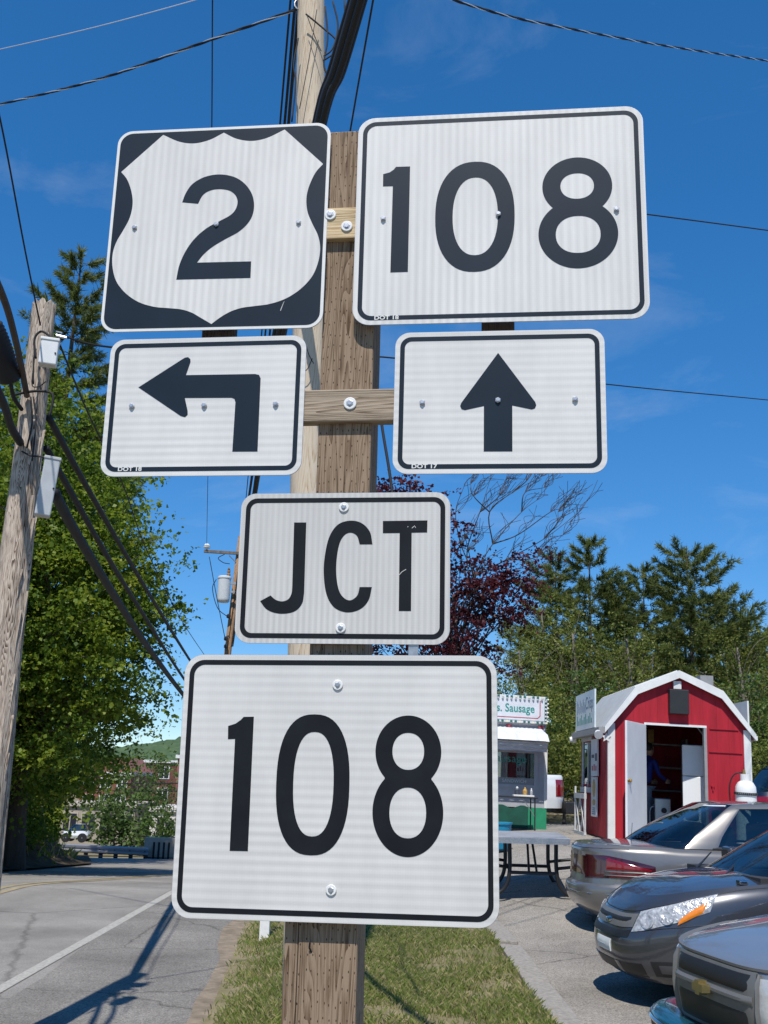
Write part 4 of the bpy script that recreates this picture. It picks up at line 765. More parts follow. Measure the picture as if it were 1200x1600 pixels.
# menu boards on the left wall
b1 = MB().box(-0.055, -0.03, 0.80, 1.42, 1.08, 1.77).build('menu_board', 'cream', barn)
b2 = MB().box(-0.055, -0.03, 0.88, 1.40, 0.34, 1.06).build('menu_board', 'cream', barn)
mb = MB()
for k in range(3): mb.box(-0.057, -0.0555, 0.88 + 0.17 * k, 0.98 + 0.17 * k, 1.18, 1.27 + 0.03 * (k % 2))
mb.build('print', 'ink_red', b1); MB().box(-0.057, -0.0555, 0.84, 1.02, 1.36, 1.50).box(-0.057, -0.0555, 1.1, 1.36, 1.42, 1.48).build('print', 'ink_dark', b1)
MB().prism([supell(1.12, 0.86, 0.14, 0.17, 2, 24)], -0.057, -0.0555, plane='yz').prism([supell(1.12, 0.60, 0.13, 0.055, 2.6, 20)], -0.057, -0.0555, plane='yz').build('print', 'food', b2)
mb = MB()
for k in range(4): mb.box(-0.057, -0.0555, 0.96 + 0.02 * k, 1.32 - 0.03 * k, 0.38 + 0.035 * k, 0.40 + 0.035 * k)
mb.build('print', 'ink_blue', b2)
# fold-down shelf trestle of crossed slats under the window
lt = thing('slat_trestle', 'grey white crossed slat trestle leaning under the barn window', 'trestle', mw=barn.matrix_world @ T(-0.16, 1.50, -0.02))
for a, b in (((0, 0.02), (0.50, 0.72)), ((0.50, 0.02), (0, 0.72)), ((0.50, 0.02), (1.0, 0.72)), ((1.0, 0.02), (0.5, 0.72))):
    d = Vector((0, b[0] - a[0], b[1] - a[1])); mx = Matrix.Translation((0.012 * (a[0] > b[0]), a[0], a[1])) @ d.to_track_quat('Z', 'X').to_matrix().to_4x4()
    MB().box(-0.035, 0.035, -0.006, 0.006, 0, d.length, mx).build('slat', 'lattice', lt)
for z in (0.0, 0.72): MB().box(-0.02, 0.03, -0.04, 1.05, z - 0.05, z + 0.05).build('rail', 'lattice', lt)
for y in (-0.03, 1.02): MB().box(-0.012, 0.02, y - 0.02, y + 0.02, 0, 0.9).build('upright', 'lattice', lt)
# fridge and clutter inside
BM = barn.matrix_world
fr = thing('fridge', 'white two-door fridge just inside the barn door', 'fridge', mw=BM @ T(1.80, 0.80, 0.02) @ Matrix.Rotation(R_(-14), 4, 'Z'))
MB().rbox(-0.26, 0.26, -0.24, 0.30, 0.03, 1.72, 0.015).build('cabinet', 'fridge', fr)
MB().rbox(-0.26, 0.26, -0.30, -0.245, 1.16, 1.71, 0.012).build('door', 'fridge', fr); MB().rbox(-0.26, 0.26, -0.30, -0.245, 0.06, 1.145, 0.012).build('door', 'fridge', fr)
MB().tube([(0.24, -0.31, 1.18), (0.24, -0.34, 1.2), (0.24, -0.34, 1.38), (0.24, -0.31, 1.4)], 0.01, 6).tube([(0.24, -0.31, 0.8), (0.24, -0.34, 0.82), (0.24, -0.34, 1.04), (0.24, -0.31, 1.06)], 0.01, 6).build('handle', 'grey_trim', fr)
sh = thing('storage_rack', 'dark rack with kitchen stock inside the barn', 'rack', mw=BM @ T(0.35, 2.2, 0.02))
for z in (0.35, 0.85, 1.3, 1.75): MB().box(-0.2, 1.7, 0, 0.4, z, z + 0.03).build('shelf', 'grey_trim', sh)
for x in (-0.2, 1.66): MB().box(x, x + 0.04, 0, 0.4, 0, 1.9).build('upright', 'grey_trim', sh)
for k in range(4):
    x = 0.25 + 0.22 * k; z = (0.38, 0.88, 1.33, 1.78)[k % 4]; h = random.uniform(0.12, 0.3)
    o = MB().rbox(x, x + 0.12, 0.05, 0.3, 0, h, 0.01).build('stock_box', ('box_grey', 'ink_blue', 'cream', 'food')[k % 4], None)
    o.matrix_world = BM @ T(0.35, 2.2, 0.02 + z); tag(o, ('grey', 'dark blue', 'cream', 'brown')[k % 4] + ' stock box on the ' + ('lowest', 'second', 'third', 'top')[k] + ' shelf of the rack inside the barn', 'box', 'stock on the barn rack')
fy = thing('fryer', 'steel fryer with a bent pipe handle inside the barn doorway', 'fryer', mw=BM @ T(1.28, 1.45, 0.02))
MB().rbox(-0.16, 0.16, -0.2, 0.25, 0.05, 0.72, 0.02).build('cabinet', 'galv', fy); MB().tube(catmull([(-0.2, -0.24, 0.12), (-0.26, -0.26, 0.2), (-0.26, -0.26, 0.5), (-0.18, -0.24, 0.58)], False, 5), 0.016, 8).build('pipe', 'galv', fy, True)
MB().lathe([(0.05, 0), (0.05, 0.03)], 12, T(0.02, -0.2, 0.5) @ Matrix.Rotation(R_(90), 4, 'X')).build('dial', 'dark', fy)
# propane cylinders
tk = thing('propane_tank', 'white propane cylinder chained to the right of the barn front', 'gas cylinder', mw=BM @ T(2.32, -0.36, -0.02))
MB().box(-0.24, 0.24, -0.22, 0.22, -0.34, -0.005).build('stand', 'barn_red', tk); MB().lathe([(0.14, 0), (0.165, 0.02), (0.178, 0.08), (0.18, 0.97), (0.172, 1.05), (0.13, 1.12), (0.06, 1.16)], 24).build('cylinder', 'tank', tk, 40)
MB().lathe([(0.085, 1.12), (0.09, 1.26), (0.08, 1.26), (0.075, 1.14)], 18).build('collar', 'tank', tk, 40); MB().lathe([(0.03, 1.15), (0.035, 1.24), (0.02, 1.34)], 10, T(-0.02, 0, 0)).build('valve', 'brass', tk)
MB().tube(catmull([(-0.02, 0, 1.30), (-0.18, 0.05, 1.24), (-0.25, 0.1, 1.05), (-0.23, 0.15, 0.75)], False, 6), 0.012, 6).build('hose', 'dark', tk, True)
ch = MB()
for k in range(34):
    a = 2 * math.pi * k / 34; c = Vector((0.192 * math.cos(a), 0.192 * math.sin(a), 0.93 + 0.008 * math.sin(a)))
    ch.tube([c + Vector((-math.sin(a) * 0.024 * math.cos(t), math.cos(a) * 0.024 * math.cos(t), 0.02 * math.sin(t))) for t in (0, 1.05, 2.1, 3.14, 4.2, 5.2, 6.28)], 0.007, 5, False)
ch.build('chain', 'dark', tk)

# ------------------------------------------------------------------ people
M['skin'] = mat('skin', (0.42, 0.25, 0.18), 0.55, 0, 0.08, 10); M['shirt_blue'] = mat('blue_shirt', (0.012, 0.03, 0.24), 0.8, 0, 0.15, 12)
M['jeans'] = mat('jeans', (0.16, 0.22, 0.30), 0.85, 0, 0.2, 18); M['hair'] = mat('dark_hair', (0.015, 0.011, 0.009), 0.6, 0, 0.2, 30); M['black_cloth'] = mat('black_cloth', (0.014, 0.014, 0.017), 0.8, 0, 0.2, 18)
M['shoe'] = mat('shoe', (0.03, 0.03, 0.032), 0.6, 0, 0.2, 18)
def skin_mesh(name, joints, links, m, parent, root=0, sub=2):
    me = bpy.data.meshes.new(name); me.from_pydata([tuple(j[:3]) for j in joints], links, [])
    me.materials.append(M[m]); o = bpy.data.objects.new(name, me); C.objects.link(o); o.parent = parent
    sk = o.modifiers.new('skin', 'SKIN'); sk.use_smooth_shade = True
    for v, j in zip(me.skin_vertices[0].data, joints):
        v.radius = (j[3], j[4] if len(j) > 4 else j[3]); v.use_root = False
    me.skin_vertices[0].data[root].use_root = True
    s_ = o.modifiers.new('sub', 'SUBSURF'); s_.levels = sub; s_.render_levels = sub
    return o
def person(label, mw, shirt, trousers, sleeve=True, bare_calf=False, arms=((0.30, -0.25, 1.05), (0.28, -0.30, 1.02)), lean=0.0):
    """a standing figure facing -y; arms gives the hand targets (left, right)"""
    o = thing('person', label, 'person', mw=mw)
    J = [(0, 0, 0.96, 0.15, 0.11), (0, -0.01 - lean, 1.14, 0.135, 0.10), (0, -0.01 - lean * 1.6, 1.32, 0.165, 0.115), (0, 0.0 - lean * 2, 1.46, 0.07), (0, -0.01 - lean * 2.2, 1.53, 0.055)]
    Lk = [(0, 1), (1, 2), (2, 3), (3, 4)]
    for s, hand in ((-1, arms[0]), (1, arms[1])):
        b = len(J); sh_ = Vector((s * 0.19, -lean * 1.9, 1.41)); hd = Vector((s * abs(hand[0]), hand[1], hand[2])); el = (sh_ + hd) / 2 + Vector((s * 0.05, 0.09, -0.06))
        J += [(*sh_, 0.062), (*el, 0.045), (*(el.lerp(hd, 0.85)), 0.032)]; Lk += [(2, b), (b, b + 1), (b + 1, b + 2)]
    skin_mesh('body', J, Lk, shirt, o)
    # trousers: hips, knees, ankles
    leg = [(0, 0, 0.98, 0.155, 0.12)]; Lk = []
    for s in (-1, 1):
        b = len(leg); leg += [(s * 0.09, 0, 0.86, 0.095), (s * 0.105, -0.02, 0.50, 0.065)]; Lk += [(0, b), (b, b + 1)]
        if not bare_calf: leg += [(s * 0.11, 0.01, 0.10, 0.052)]; Lk += [(b + 1, b + 2)]
    skin_mesh('trousers', leg, Lk, trousers, o)
    for s in (-1, 1):
        if bare_calf: skin_mesh('calf', [(s * 0.105, -0.01, 0.50, 0.055), (s * 0.108, 0.02, 0.33, 0.055), (s * 0.11, 0.01, 0.08, 0.036)], [(0, 1), (1, 2)], 'skin', o)
        skin_mesh('shoe', [(s * 0.11, 0.05, 0.045, 0.042), (s * 0.113, -0.06, 0.045, 0.046, 0.04), (s * 0.116, -0.16, 0.035, 0.036, 0.028)], [(0, 1), (1, 2)], 'shoe', o)
    # head with face, hair
    hy = -lean * 2.3
    hd = MB(); n_ = 20; prof = [(0.035, 1.50), (0.062, 1.535), (0.074, 1.58), (0.078, 1.63), (0.077, 1.68), (0.066, 1.725), (0.04, 1.752), (0.008, 1.76)]
    hd.lathe(prof, n_, T(0, hy - 0.015, 0) @ Matrix.Diagonal((1, 1.2, 1, 1)))
    hd.add([(-0.014, hy - 0.10, 1.60), (0.014, hy - 0.10, 1.60), (0, hy - 0.128, 1.605), (0, hy - 0.10, 1.65)], [(0, 1, 2), (1, 3, 2), (3, 0, 2), (0, 3, 1)])
    for s in (-1, 1): hd.lathe([(0.006, -0.03), (0.012, 0), (0.006, 0.03)], 8, T(s * 0.079, hy, 1.63))
    h = hd.build('head', 'skin', o, True)
    for s in (-1, 1): MB().lathe([(0.004, -0.006), (0.009, 0), (0.004, 0.006)], 8, T(s * 0.03, hy - 0.098, 1.645)).build('eye', 'hair', h)
    MB().box(-0.022, 0.022, hy - 0.104, hy - 0.096, 1.565, 1.572).build('mouth', 'ink_red', h)
    hr = [(r * 1.10, z) for r, z in prof[2:]]
    MB().lathe([(0.079, 1.60)] + hr[1:], n_, T(0, hy + 0.006, 0.010) @ Matrix.Diagonal((1, 1.16, 1, 1))).build('hair', 'hair', h, True)
    for s, hand in ((-1, arms[0]), (1, arms[1])):
        p = Vector((s * abs(hand[0]), hand[1], hand[2])); mb = MB().rbox(p.x - 0.02, p.x + 0.02, p.y - 0.05, p.y + 0.04, p.z - 0.04, p.z + 0.04, 0.012)
        for k, ln in enumerate((0.06, 0.07, 0.066, 0.052)):
            z = p.z + 0.032 - 0.02 * k; mb.tube([(p.x, p.y - 0.04, z), (p.x - s * 0.008, p.y - 0.04 - ln * 0.55, z - 0.004), (p.x - s * 0.028, p.y - 0.04 - ln, z - 0.008)], [0.0095, 0.009, 0.007], 6)
        mb.tube([(p.x - s * 0.015, p.y + 0.0, p.z + 0.03), (p.x - s * 0.035, p.y - 0.03, p.z + 0.05), (p.x - s * 0.04, p.y - 0.06, p.z + 0.05)], [0.011, 0.010, 0.008], 6)
        mb.build('hand', 'skin', o, True)
    return o
person('person in a blue shirt and jeans working inside the red barn doorway', BM @ T(1.02, 1.62, 0.02) @ Matrix.Rotation(R_(115), 4, 'Z'), 'shirt_blue', 'jeans', arms=((0.22, -0.38, 1.04), (0.24, -0.40, 1.02)), lean=0.05)

# ------------------------------------------------------------------ sausage trailer
M['awning'] = mat('striped_awning', (0.34, 0.35, 0.40), 0.7, 0, 0.10, 9, stretch=(1, 1, 6), col2=(0.60, 0.61, 0.66))
M['trailer'] = mat('trailer_panel', (0.40, 0.40, 0.43), 0.5, 0, 0.08, 5); M['skirt_shade'] = mat('shaded_green_skirt', (0.005, 0.075, 0.05), 0.75, 0, 0.2, 6); M['skirt_lit'] = mat('sunlit_green_skirt', (0.015, 0.24, 0.12), 0.7, 0, 0.12, 6)  # one green skirt in two tones: shade at its left painted as darker green
M['bulb'] = mat('cream_bulb', (0.72, 0.70, 0.52), 0.35, 0, 0.05, 6); M['bulb_g'] = mat('green_block', (0.03, 0.14, 0.09), 0.5, 0, 0.1, 6)
M['banner'] = mat('white_banner', (0.64, 0.65, 0.67), 0.5, 0, 0.12, 3)
TR = at(852, 1298, 23.0)
tr = thing('sausage_trailer', 'white and green sausage stand trailer with lettered sign box', 'food trailer', mw=Matrix.Translation(TR) @ Matrix.Rotation(R_(6), 4, 'Z') @ Matrix.Rotation(R_(1.4), 4, 'Y'))
# local: x from -2.9 (hidden) to 0 (right end), z up from ground
TW = 2.75
MB().box(-TW, 0, 0.02, 0.06, 0.46, 0.95).box(-TW, -1.52, 0.02, 0.06, 0.95, 1.62).box(-0.20, 0, 0.02, 0.06, 0.95, 1.62).box(-TW, 0, 0.02, 0.06, 1.62, 2.2).box(-0.04, 0, 0.06, 1.9, 0.3, 2.2).box(-TW, -TW + 0.04, 0.06, 1.9, 0.3, 2.2).box(-TW + 0.04, -0.04, 1.86, 1.9, 0.3, 2.2).box(-TW, 0, 0.0, 1.92, 2.2, 2.24).box(-TW + 0.04, -0.04, 0.06, 1.86, 0.40, 0.44).build('body', 'trailer', tr)
MB().rbox(-0.035, 0.03, -0.02, 0.015, 0.46, 1.80, 0.006).build('corner_post', 'barn_trim', tr)
wf = MB().box(-1.54, -0.18, -0.012, 0.018, 1.60, 1.66).box(-1.54, -0.18, -0.012, 0.018, 0.86, 0.93).box(-1.54, -1.48, -0.012, 0.018, 0.93, 1.60).box(-0.26, -0.18, -0.012, 0.018, 0.93, 1.60).build('window', 'trailer', tr)
MB().box(-1.48, -0.26, 0.0, 0.006, 0.93, 1.60).build('pane', 'glass', wf); MB().box(-1.48, -0.26, -0.005, -0.001, 0.93, 1.07).build('lower_board', 'grey_trim', wf)
MB().box(-1.48, -0.26, 0.07, 0.09, 1.06, 1.08).build('counter', 'galv', wf)
text_mesh('Sausage', 0.24, T(-0.83, -0.004, 1.47) @ FACE, 'ink_green', wf, extrude=0.001, sx=1.1); text_mesh('SANDWICH', 0.10, T(-0.70, -0.008, 1.0) @ FACE, 'cream', wf, extrude=0.001, sx=1.0)
# awning with scalloped front and ribbed roll-down
cl = MB(); n_ = 40
for i in range(n_ + 1):
    x = -TW + (TW - 0.12) * i / n_; wv = 0.012 * math.sin(i * 1.9)
    cl.v += [(x, -0.03, 2.14), (x, -0.58 + wv, 1.99), (x, -0.74 + wv * 1.4, 1.84)]
cl.f = [(3 * i + k, 3 * i + 3 + k, 3 * i + 4 + k, 3 * i + 1 + k) for i in range(n_) for k in (0, 1)]
cl.build('awning', 'banner', tr)
cl = MB()
for i in range(n_ + 1):
    x = -TW + (TW - 0.14) * i / n_
    for k in range(7): cl.v.append((x, -0.72 + 0.02 * (k % 2) + 0.02 * k, 1.825 - 0.033 * k + 0.006 * math.sin(i * 0.9 + k)))
cl.f = [(7 * i + k, 7 * i + 7 + k, 7 * i + 8 + k, 7 * i + 1 + k) for i in range(n_) for k in range(6)]
cl.build('awning_roll', 'awning', tr)
MB().tube([(-TW, -0.75, 1.835), (-0.2, -0.75, 1.835)], 0.012, 8).build('awning_bar', 'dark', tr)
for k in range(26):
    x = -TW + 0.05 + k * 0.105
    MB().prism([[(x + 0.05 * math.cos(R_(a)), 2.15 - 0.055 * (1 if a else 0) * abs(math.sin(R_(a))) ** 0.8) for a in range(0, 181, 30)]], -0.036, -0.032).build('scallop', 'trailer' if k % 2 else 'box_grey', tr)
for x in (-0.85, -0.13): MB().rbox(x - 0.06, x + 0.06, -0.06, -0.035, 2.145, 2.19, 0.005).build('marker_lamp', 'ink_red', tr)
# sign box
sbx = MB().rbox(-TW, 0.0, -0.10, 0.18, 2.24, 2.83, 0.012).build('sign_box', 'banner', tr)
MB().box(-TW + 0.02, -0.07, -0.108, -0.1005, 2.30, 2.78).build('sign_face', 'banner', sbx)
text_mesh('Mrs. Sausage', 0.25, T(-0.845, -0.1105, 2.545) @ FACE, 'ink_green', sbx, extrude=0.001, sx=0.86, weight=0.004)
fr_ = [(-1.6, 2.345), (-0.22, 2.345), (-0.16, 2.40), (-0.16, 2.74), (-0.18, 2.74), (-0.18, 2.408), (-0.228, 2.362), (-1.6, 2.362)]
MB().prism([fr_], -0.111, -0.1085).build('red_rule', 'ink_red', sbx)
for k in range(28):
    x = -TW + 0.05 + k * 0.098
    for z in (2.26, 2.80): MB().rbox(x, x + 0.052, -0.122, -0.1085, z - 0.02, z + 0.025, 0.004).build('edge_block', 'bulb_g' if (k + (z > 2.5)) % 3 else 'bulb', sbx)
    MB().lathe([(0.022, 0), (0.024, 0.02), (0.012, 0.035)], 8, T(x + 0.02, -0.109, 2.752) @ Matrix.Rotation(R_(90), 4, 'X')).build('bulb', 'box_grey', sbx)
MB().box(-0.066, -0.02, -0.112, -0.1015, 2.285, 2.775).build('edge_strip', 'bulb_g', sbx)
for k in range(6):
    MB().lathe([(0.02, 0), (0.026, 0.02), (0.012, 0.04)], 8, T(0.005, -0.05, 2.30 + 0.095 * k) @ Matrix.Rotation(R_(90), 4, 'Y')).build('bulb', 'bulb', sbx)
    MB().lathe([(0.02, 0), (0.022, 0.015), (0.012, 0.03)], 8, T(-0.043, -0.112, 2.32 + 0.08 * k) @ Matrix.Rotation(R_(90), 4, 'X')).build('bulb', 'banner', sbx)
# skirt with wavy top
wav = [(-TW, 0.02)] + [(-0.40, 0.02)] + [(-0.40 - (TW - 0.40) * k / 30, 0.47 + 0.035 * math.sin(k * 1.05)) for k in range(31)]
MB().prism([wav], -0.04, -0.01).build('skirt', 'skirt_shade', tr); MB().prism([[(-0.395, 0.02), (0.01, 0.02), (0.01, 0.44), (-0.1, 0.47), (-0.25, 0.46), (-0.395, 0.48)]], -0.045, -0.012).build('skirt', 'skirt_lit', tr)
for x in (-1.0, -1.9): MB().lathe([(0.1, -0.1), (0.29, -0.1), (0.31, -0.05), (0.31, 0.08), (0.1, 0.1)], 20, T(x, 0.4, 0.31) @ Matrix.Rotation(R_(90), 4, 'X')).build('wheel', 'dark', tr)
# condiment table and items in front
TM = tr.matrix_world
ct = thing('folding_table', 'black folding table with condiments in front of the sausage trailer', 'table', mw=TM @ T(-0.80, -0.62, 0))
MB().rbox(-0.7, 0.42, -0.22, 0.22, 0.66, 0.69, 0.006).build('table_top', 'dark', ct)
for x in (-0.62, 0.36):
    for y in (-0.18, 0.18): MB().tube([(x, y, 0), (x, y, 0.66)], 0.014, 6).build('leg', 'dark', ct)
MB().tube([(0.36, -0.18, 0.3), (0.1, -0.18, 0.66)], 0.008, 6).build('brace', 'galv', ct)
def cond(label, x, y, m, r, h, cat='jar', capm='barn_trim'):
    o = thing('condiment_jar', label, cat, mw=ct.matrix_world @ T(x, y, 0.69)); MB().lathe([(r * 0.95, 0), (r, 0.01), (r, h * 0.7), (r * 0.5, h * 0.85)], 12).build('jar', m, o); MB().lathe([(r * 0.5, h * 0.85), (r * 0.45, h), (r * 0.2, h * 1.05)], 10).build('lid', capm, o)
cond('dark jar on the condiment table', 0.02, 0.0, 'ink_dark', 0.055, 0.19); cond('amber jar on the condiment table', 0.19, 0.0, 'food', 0.05, 0.18, capm='food'); cond('slim grey bottle at the right of the condiment table', 0.34, 0.05, 'box_grey', 0.03, 0.17)
o = MB().rbox(-0.10, 0.34, -0.21, -0.08, 0.0, 0.035, 0.006).build('serving_tray', 'barn_trim', None); o.matrix_world = ct.matrix_world @ T(0, 0, 0.69); tag(o, 'white tray at the front of the condiment table', 'tray')
person('person standing mostly hidden behind the trailer end, one bare calf showing', TM @ T(-0.09, 2.05, 0.0) @ Matrix.Rotation(R_(60), 4, 'Z'), 'black_cloth', 'black_cloth', bare_calf=True)
bk = thing('blue_bin', 'teal blue plastic bin behind the picnic table', 'bin', at(781, 1326, 18.2))
M['teal'] = mat('teal_plastic', (0.01, 0.22, 0.36), 0.4, 0, 0.08, 5)
MB().lathe([(0.16, 0), (0.17, 0.02), (0.20, 0.40), (0.22, 0.40), (0.22, 0.43), (0.19, 0.43)], 20).build('bucket', 'teal', bk, 40); MB().tube(catmull([(-0.21, 0, 0.41), (-0.1, -0.12, 0.32), (0.1, -0.12, 0.32), (0.21, 0, 0.41)], False, 6), 0.006, 5).build('handle', 'galv', bk)
# ------------------------------------------------------------------ picnic table (steel top, black tube frame)
M['ptop'] = mat('table_top_steel', (0.40, 0.40, 0.40), 0.45, 0.3, 0.25, 3); M['ptube'] = mat('black_tube', (0.015, 0.015, 0.017), 0.45, 0, 0.1, 5)
pc = at(838, 1396, 13.9)
pt = thing('picnic_table', 'grey topped picnic table with black tube frame beside the bronze sedan', 'picnic table', (pc.x, 14.45, float(gz(pc.x, 14.3))), R_(-4))
MB().rbox(-0.46, 0.46, -0.80, 0.85, 0.715, 0.745, 0.008).build('table_top', 'ptop', pt); MB().box(-0.452, 0.452, -0.806, -0.801, 0.67, 0.743).build('apron', 'galv', pt)
for sx in (-1, 1):
    MB().rbox(sx * 0.77 - 0.14, sx * 0.77 + 0.14, -0.80, 0.85, 0.425, 0.45, 0.006).build('bench', 'ptop', pt)
for y in (-0.55, 0.60):
    for sx in (-1, 1):
        MB().tube(catmull([(sx * 0.30, y, 0.70), (sx * 0.30, y, 0.32), (sx * 0.36, y, 0.12), (sx * 0.50, y, 0.035), (sx * 0.86, y, 0.03)], False, 6), 0.027, 10).build('leg', 'ptube', pt, True)
        MB().tube([(sx * 0.30, y, 0.36), (sx * 0.62, y, 0.40), (sx * 0.84, y, 0.42)], 0.02, 8).build('bench_arm', 'ptube', pt, True)
    MB().tube([(-0.30, y, 0.30), (0.30, y, 0.30)], 0.022, 8).build('cross_tube', 'ptube', pt)
for sx in (-1, 1): MB().tube([(0.05 * sx, -0.53, 0.30), (0.03 * sx, 0.05, 0.70)], 0.016, 8).build('brace', 'ptube', pt)

# ------------------------------------------------------------------ vehicles
def paint(name, col, metal=0.55, rough=0.32, flake=0.0):
    m = mat(name, col, rough, metal, 0.04, 3.0, coat=1.0, spec=0.5); return m
M['bronze'] = paint('bronze_paint', (0.215, 0.203, 0.19), 0.6, 0.36); M['graphite'] = paint('graphite_paint', (0.075, 0.078, 0.088), 0.6, 0.3); M['silver'] = paint('silver_paint', (0.30, 0.315, 0.33), 0.55, 0.36)
M['teal_paint'] = paint('teal_paint', (0.008, 0.09, 0.13), 0.3, 0.3); M['car_white'] = paint('white_paint', (0.74, 0.75, 0.75), 0.0, 0.35); M['navy'] = paint('navy_paint', (0.008, 0.012, 0.03), 0.2, 0.3)
M['plastic'] = mat('black_plastic', (0.014, 0.014, 0.015), 0.5, 0, 0.15, 10); M['tyre'] = mat('tyre_rubber', (0.016, 0.016, 0.017), 0.85, 0, 0.2, 20); M['rim'] = mat('wheel_rim', (0.42, 0.43, 0.44), 0.3, 0.85, 0.05, 10)
M['chrome'] = mat('chrome', (0.62, 0.63, 0.64), 0.16, 1.0, 0.04, 10); M['grey_plastic'] = mat('grey_grille', (0.17, 0.165, 0.155), 0.38, 0.3, 0.08, 10)
M['taillight'] = mat('red_lens', (0.20, 0.004, 0.010), 0.12, 0, 0.3, 18, coat=1.0); M['taillight_d'] = mat('dark_red_lens', (0.05, 0.006, 0.010), 0.12, 0, 0.3, 18, coat=1.0)
M['amber'] = mat('amber_lens', (0.75, 0.22, 0.012), 0.18, 0, 0.15, 30, coat=1.0)
M['lens'] = mat('headlight_reflector', (0.40, 0.41, 0.42), 0.22, 0.15, 0.5, 26, 0.9, 22, coat=1.0); M['lens_old'] = mat('hazy_headlight', (0.55, 0.55, 0.53), 0.25, 0.2, 0.2, 8, 0.3, 14, coat=1.0)
M['cglass'] = glass_mat('car_glass', (0.30, 0.38, 0.38), 0.10); M['seat'] = mat('car_seat', (0.03, 0.03, 0.032), 0.8, 0, 0.2, 10); M['plate'] = mat('licence_plate', (0.62, 0.64, 0.62), 0.4, 0, 0.1, 12); M['gold'] = mat('gold_badge', (0.33, 0.27, 0.12), 0.3, 0.7, 0.1, 10)
class Shell:
    """body skin: plan outlines (rounded boxes) stacked by level k; x runs from the visible end A (0) to the other end"""
    def __init__(s, L, zb, ztx, levels, nA=4.2, nB=4.2):
        s.L, s.zb, s.ztx, s.lv, s.nA, s.nB = L, zb, ztx, levels, nA, nB
        th = np.linspace(-math.pi, math.pi, 4001); P = np.array([s._plan(t, 0.5) for t in th]); d = np.hypot(*np.diff(P, axis=0).T); S = np.concatenate([[0], np.cumsum(d)])
        s.th = th; s.S = S - np.interp(0, th, S); s.half = s.S[-1]
    def _lev(s, k):
        a = np.array(s.lv, float); return [float(np.interp(k, a[:, 0], a[:, i])) for i in (1, 2, 3)]
    def _plan(s, t, k, add=0.0):
        i0, i1, hw = s._lev(k); x0, x1 = i0, s.L - i1; xc, a = (x0 + x1) / 2, (x1 - x0) / 2
        c, q = math.cos(t), math.sin(t); n = s.nA if c > 0 else s.nB
        return (xc - a * math.copysign(abs(c) ** (2 / n), c), -hw * math.copysign(abs(q) ** (2 / n), q))
    def zt(s, x): return float(np.interp(x, *zip(*s.ztx)))
    def zbx(s, x): return s.zb
    def pt(s, sm, k):
        t = float(np.interp(sm, s.S, s.th)); x, y = s._plan(t, min(k, 1.0)); return Vector((x, y, s.zb + k * (s.zt(x) - s.zb)))
    def nrm(s, sm, k):
        e = 0.01; a = s.pt(sm + e, k) - s.pt(sm - e, k); b = s.pt(sm, min(k + e, 1)) - s.pt(sm, max(k - e, 0)); n = a.cross(b)
        n = n.normalized() if n.length > 1e-9 else Vector((0, 0, 1)); c = s.pt(sm, k) - Vector((s.L / 2, 0, 0.6))
        return n if n.dot(Vector((c.x, c.y, 0))) >= 0 else -n
    def skin(s, name, m, parent, ns=150, ks=None, skip=None):
        ks = ks if ks is not None else np.linspace(0, 1, 18); ss_ = np.linspace(-s.half, s.half, ns + 1)[:-1]; mb = MB()
        mb.v = [tuple(s.pt(a, k)) for k in ks for a in ss_]
        mb.f = [(j * ns + i, j * ns + (i + 1) % ns, (j + 1) * ns + (i + 1) % ns, (j + 1) * ns + i) for j in range(len(ks) - 1) for i in range(ns)]
        return mb.build(name, m, parent, 50)
    def cap(s, name, m, parent, crown=0.03, ns=150, keep=None, rings=12, k=1.0):
        ss_ = np.linspace(-s.half, s.half, ns + 1)[:-1]; mb = MB(); i0, i1, hw = s._lev(k)
        R = [1 - j / rings for j in range(rings)] + [0.02]
        for r in R:
            for a in ss_:
                p = s.pt(a, k); xc = min(max(p.x, i0 + hw), s.L - i1 - hw); x = xc + (p.x - xc) * r; y = p.y * r
                mb.v.append((x, y, s.zb + k * (s.zt(x) - s.zb) + crown * (1 - r ** 2.5)))
        for j in range(len(R) - 1):
            for i in range(ns):
                f = (j * ns + i, j * ns + (i + 1) % ns, (j + 1) * ns + (i + 1) % ns, (j + 1) * ns + i); cx = sum(mb.v[q][0] for q in f) / 4
                if keep is None or keep(cx): mb.f.append(f)
        return mb.build(name, m, parent, 50)
    def patch(s, name, m, parent, s0, s1, k0, k1, off=0.006, ns=14, nk=6, sk=0.012):
        f0 = k0 if callable(k0) else (lambda t: k0); f1 = k1 if callable(k1) else (lambda t: k1); mb = MB(); g = []
        for i in range(ns + 1):
            t = i / ns; sm = s0 + (s1 - s0) * t
            for j in range(nk + 1):
                k = f0(t) + (f1(t) - f0(t)) * j / nk; n = s.nrm(sm, k); p = s.pt(sm, k); edge = i in (0, ns) or j in (0, nk)
                mb.v.append(tuple(p + n * (off * (0.55 if edge else 1))))
        mb.f = [(i * (nk + 1) + j, (i + 1) * (nk + 1) + j, (i + 1) * (nk + 1) + j + 1, i * (nk + 1) + j + 1) for i in range(ns) for j in range(nk)]
        ring = [i * (nk + 1) for i in range(ns + 1)] + [ns * (nk + 1) + j for j in range(1, nk + 1)] + [i * (nk + 1) + nk for i in range(ns - 1, -1, -1)] + [j for j in range(nk - 1, 0, -1)]
        b = len(mb.v)
        for q in ring:
            i, j = divmod(q, nk + 1); t = i / ns; sm = s0 + (s1 - s0) * t; k = f0(t) + (f1(t) - f0(t)) * j / nk
            mb.v.append(tuple(s.pt(sm, k) - s.nrm(sm, k) * sk))
        R = len(ring); mb.f += [(ring[i], ring[(i + 1) % R], b + (i + 1) % R, b + i) for i in range(R)]
        return mb.build(name, m, parent, 40)
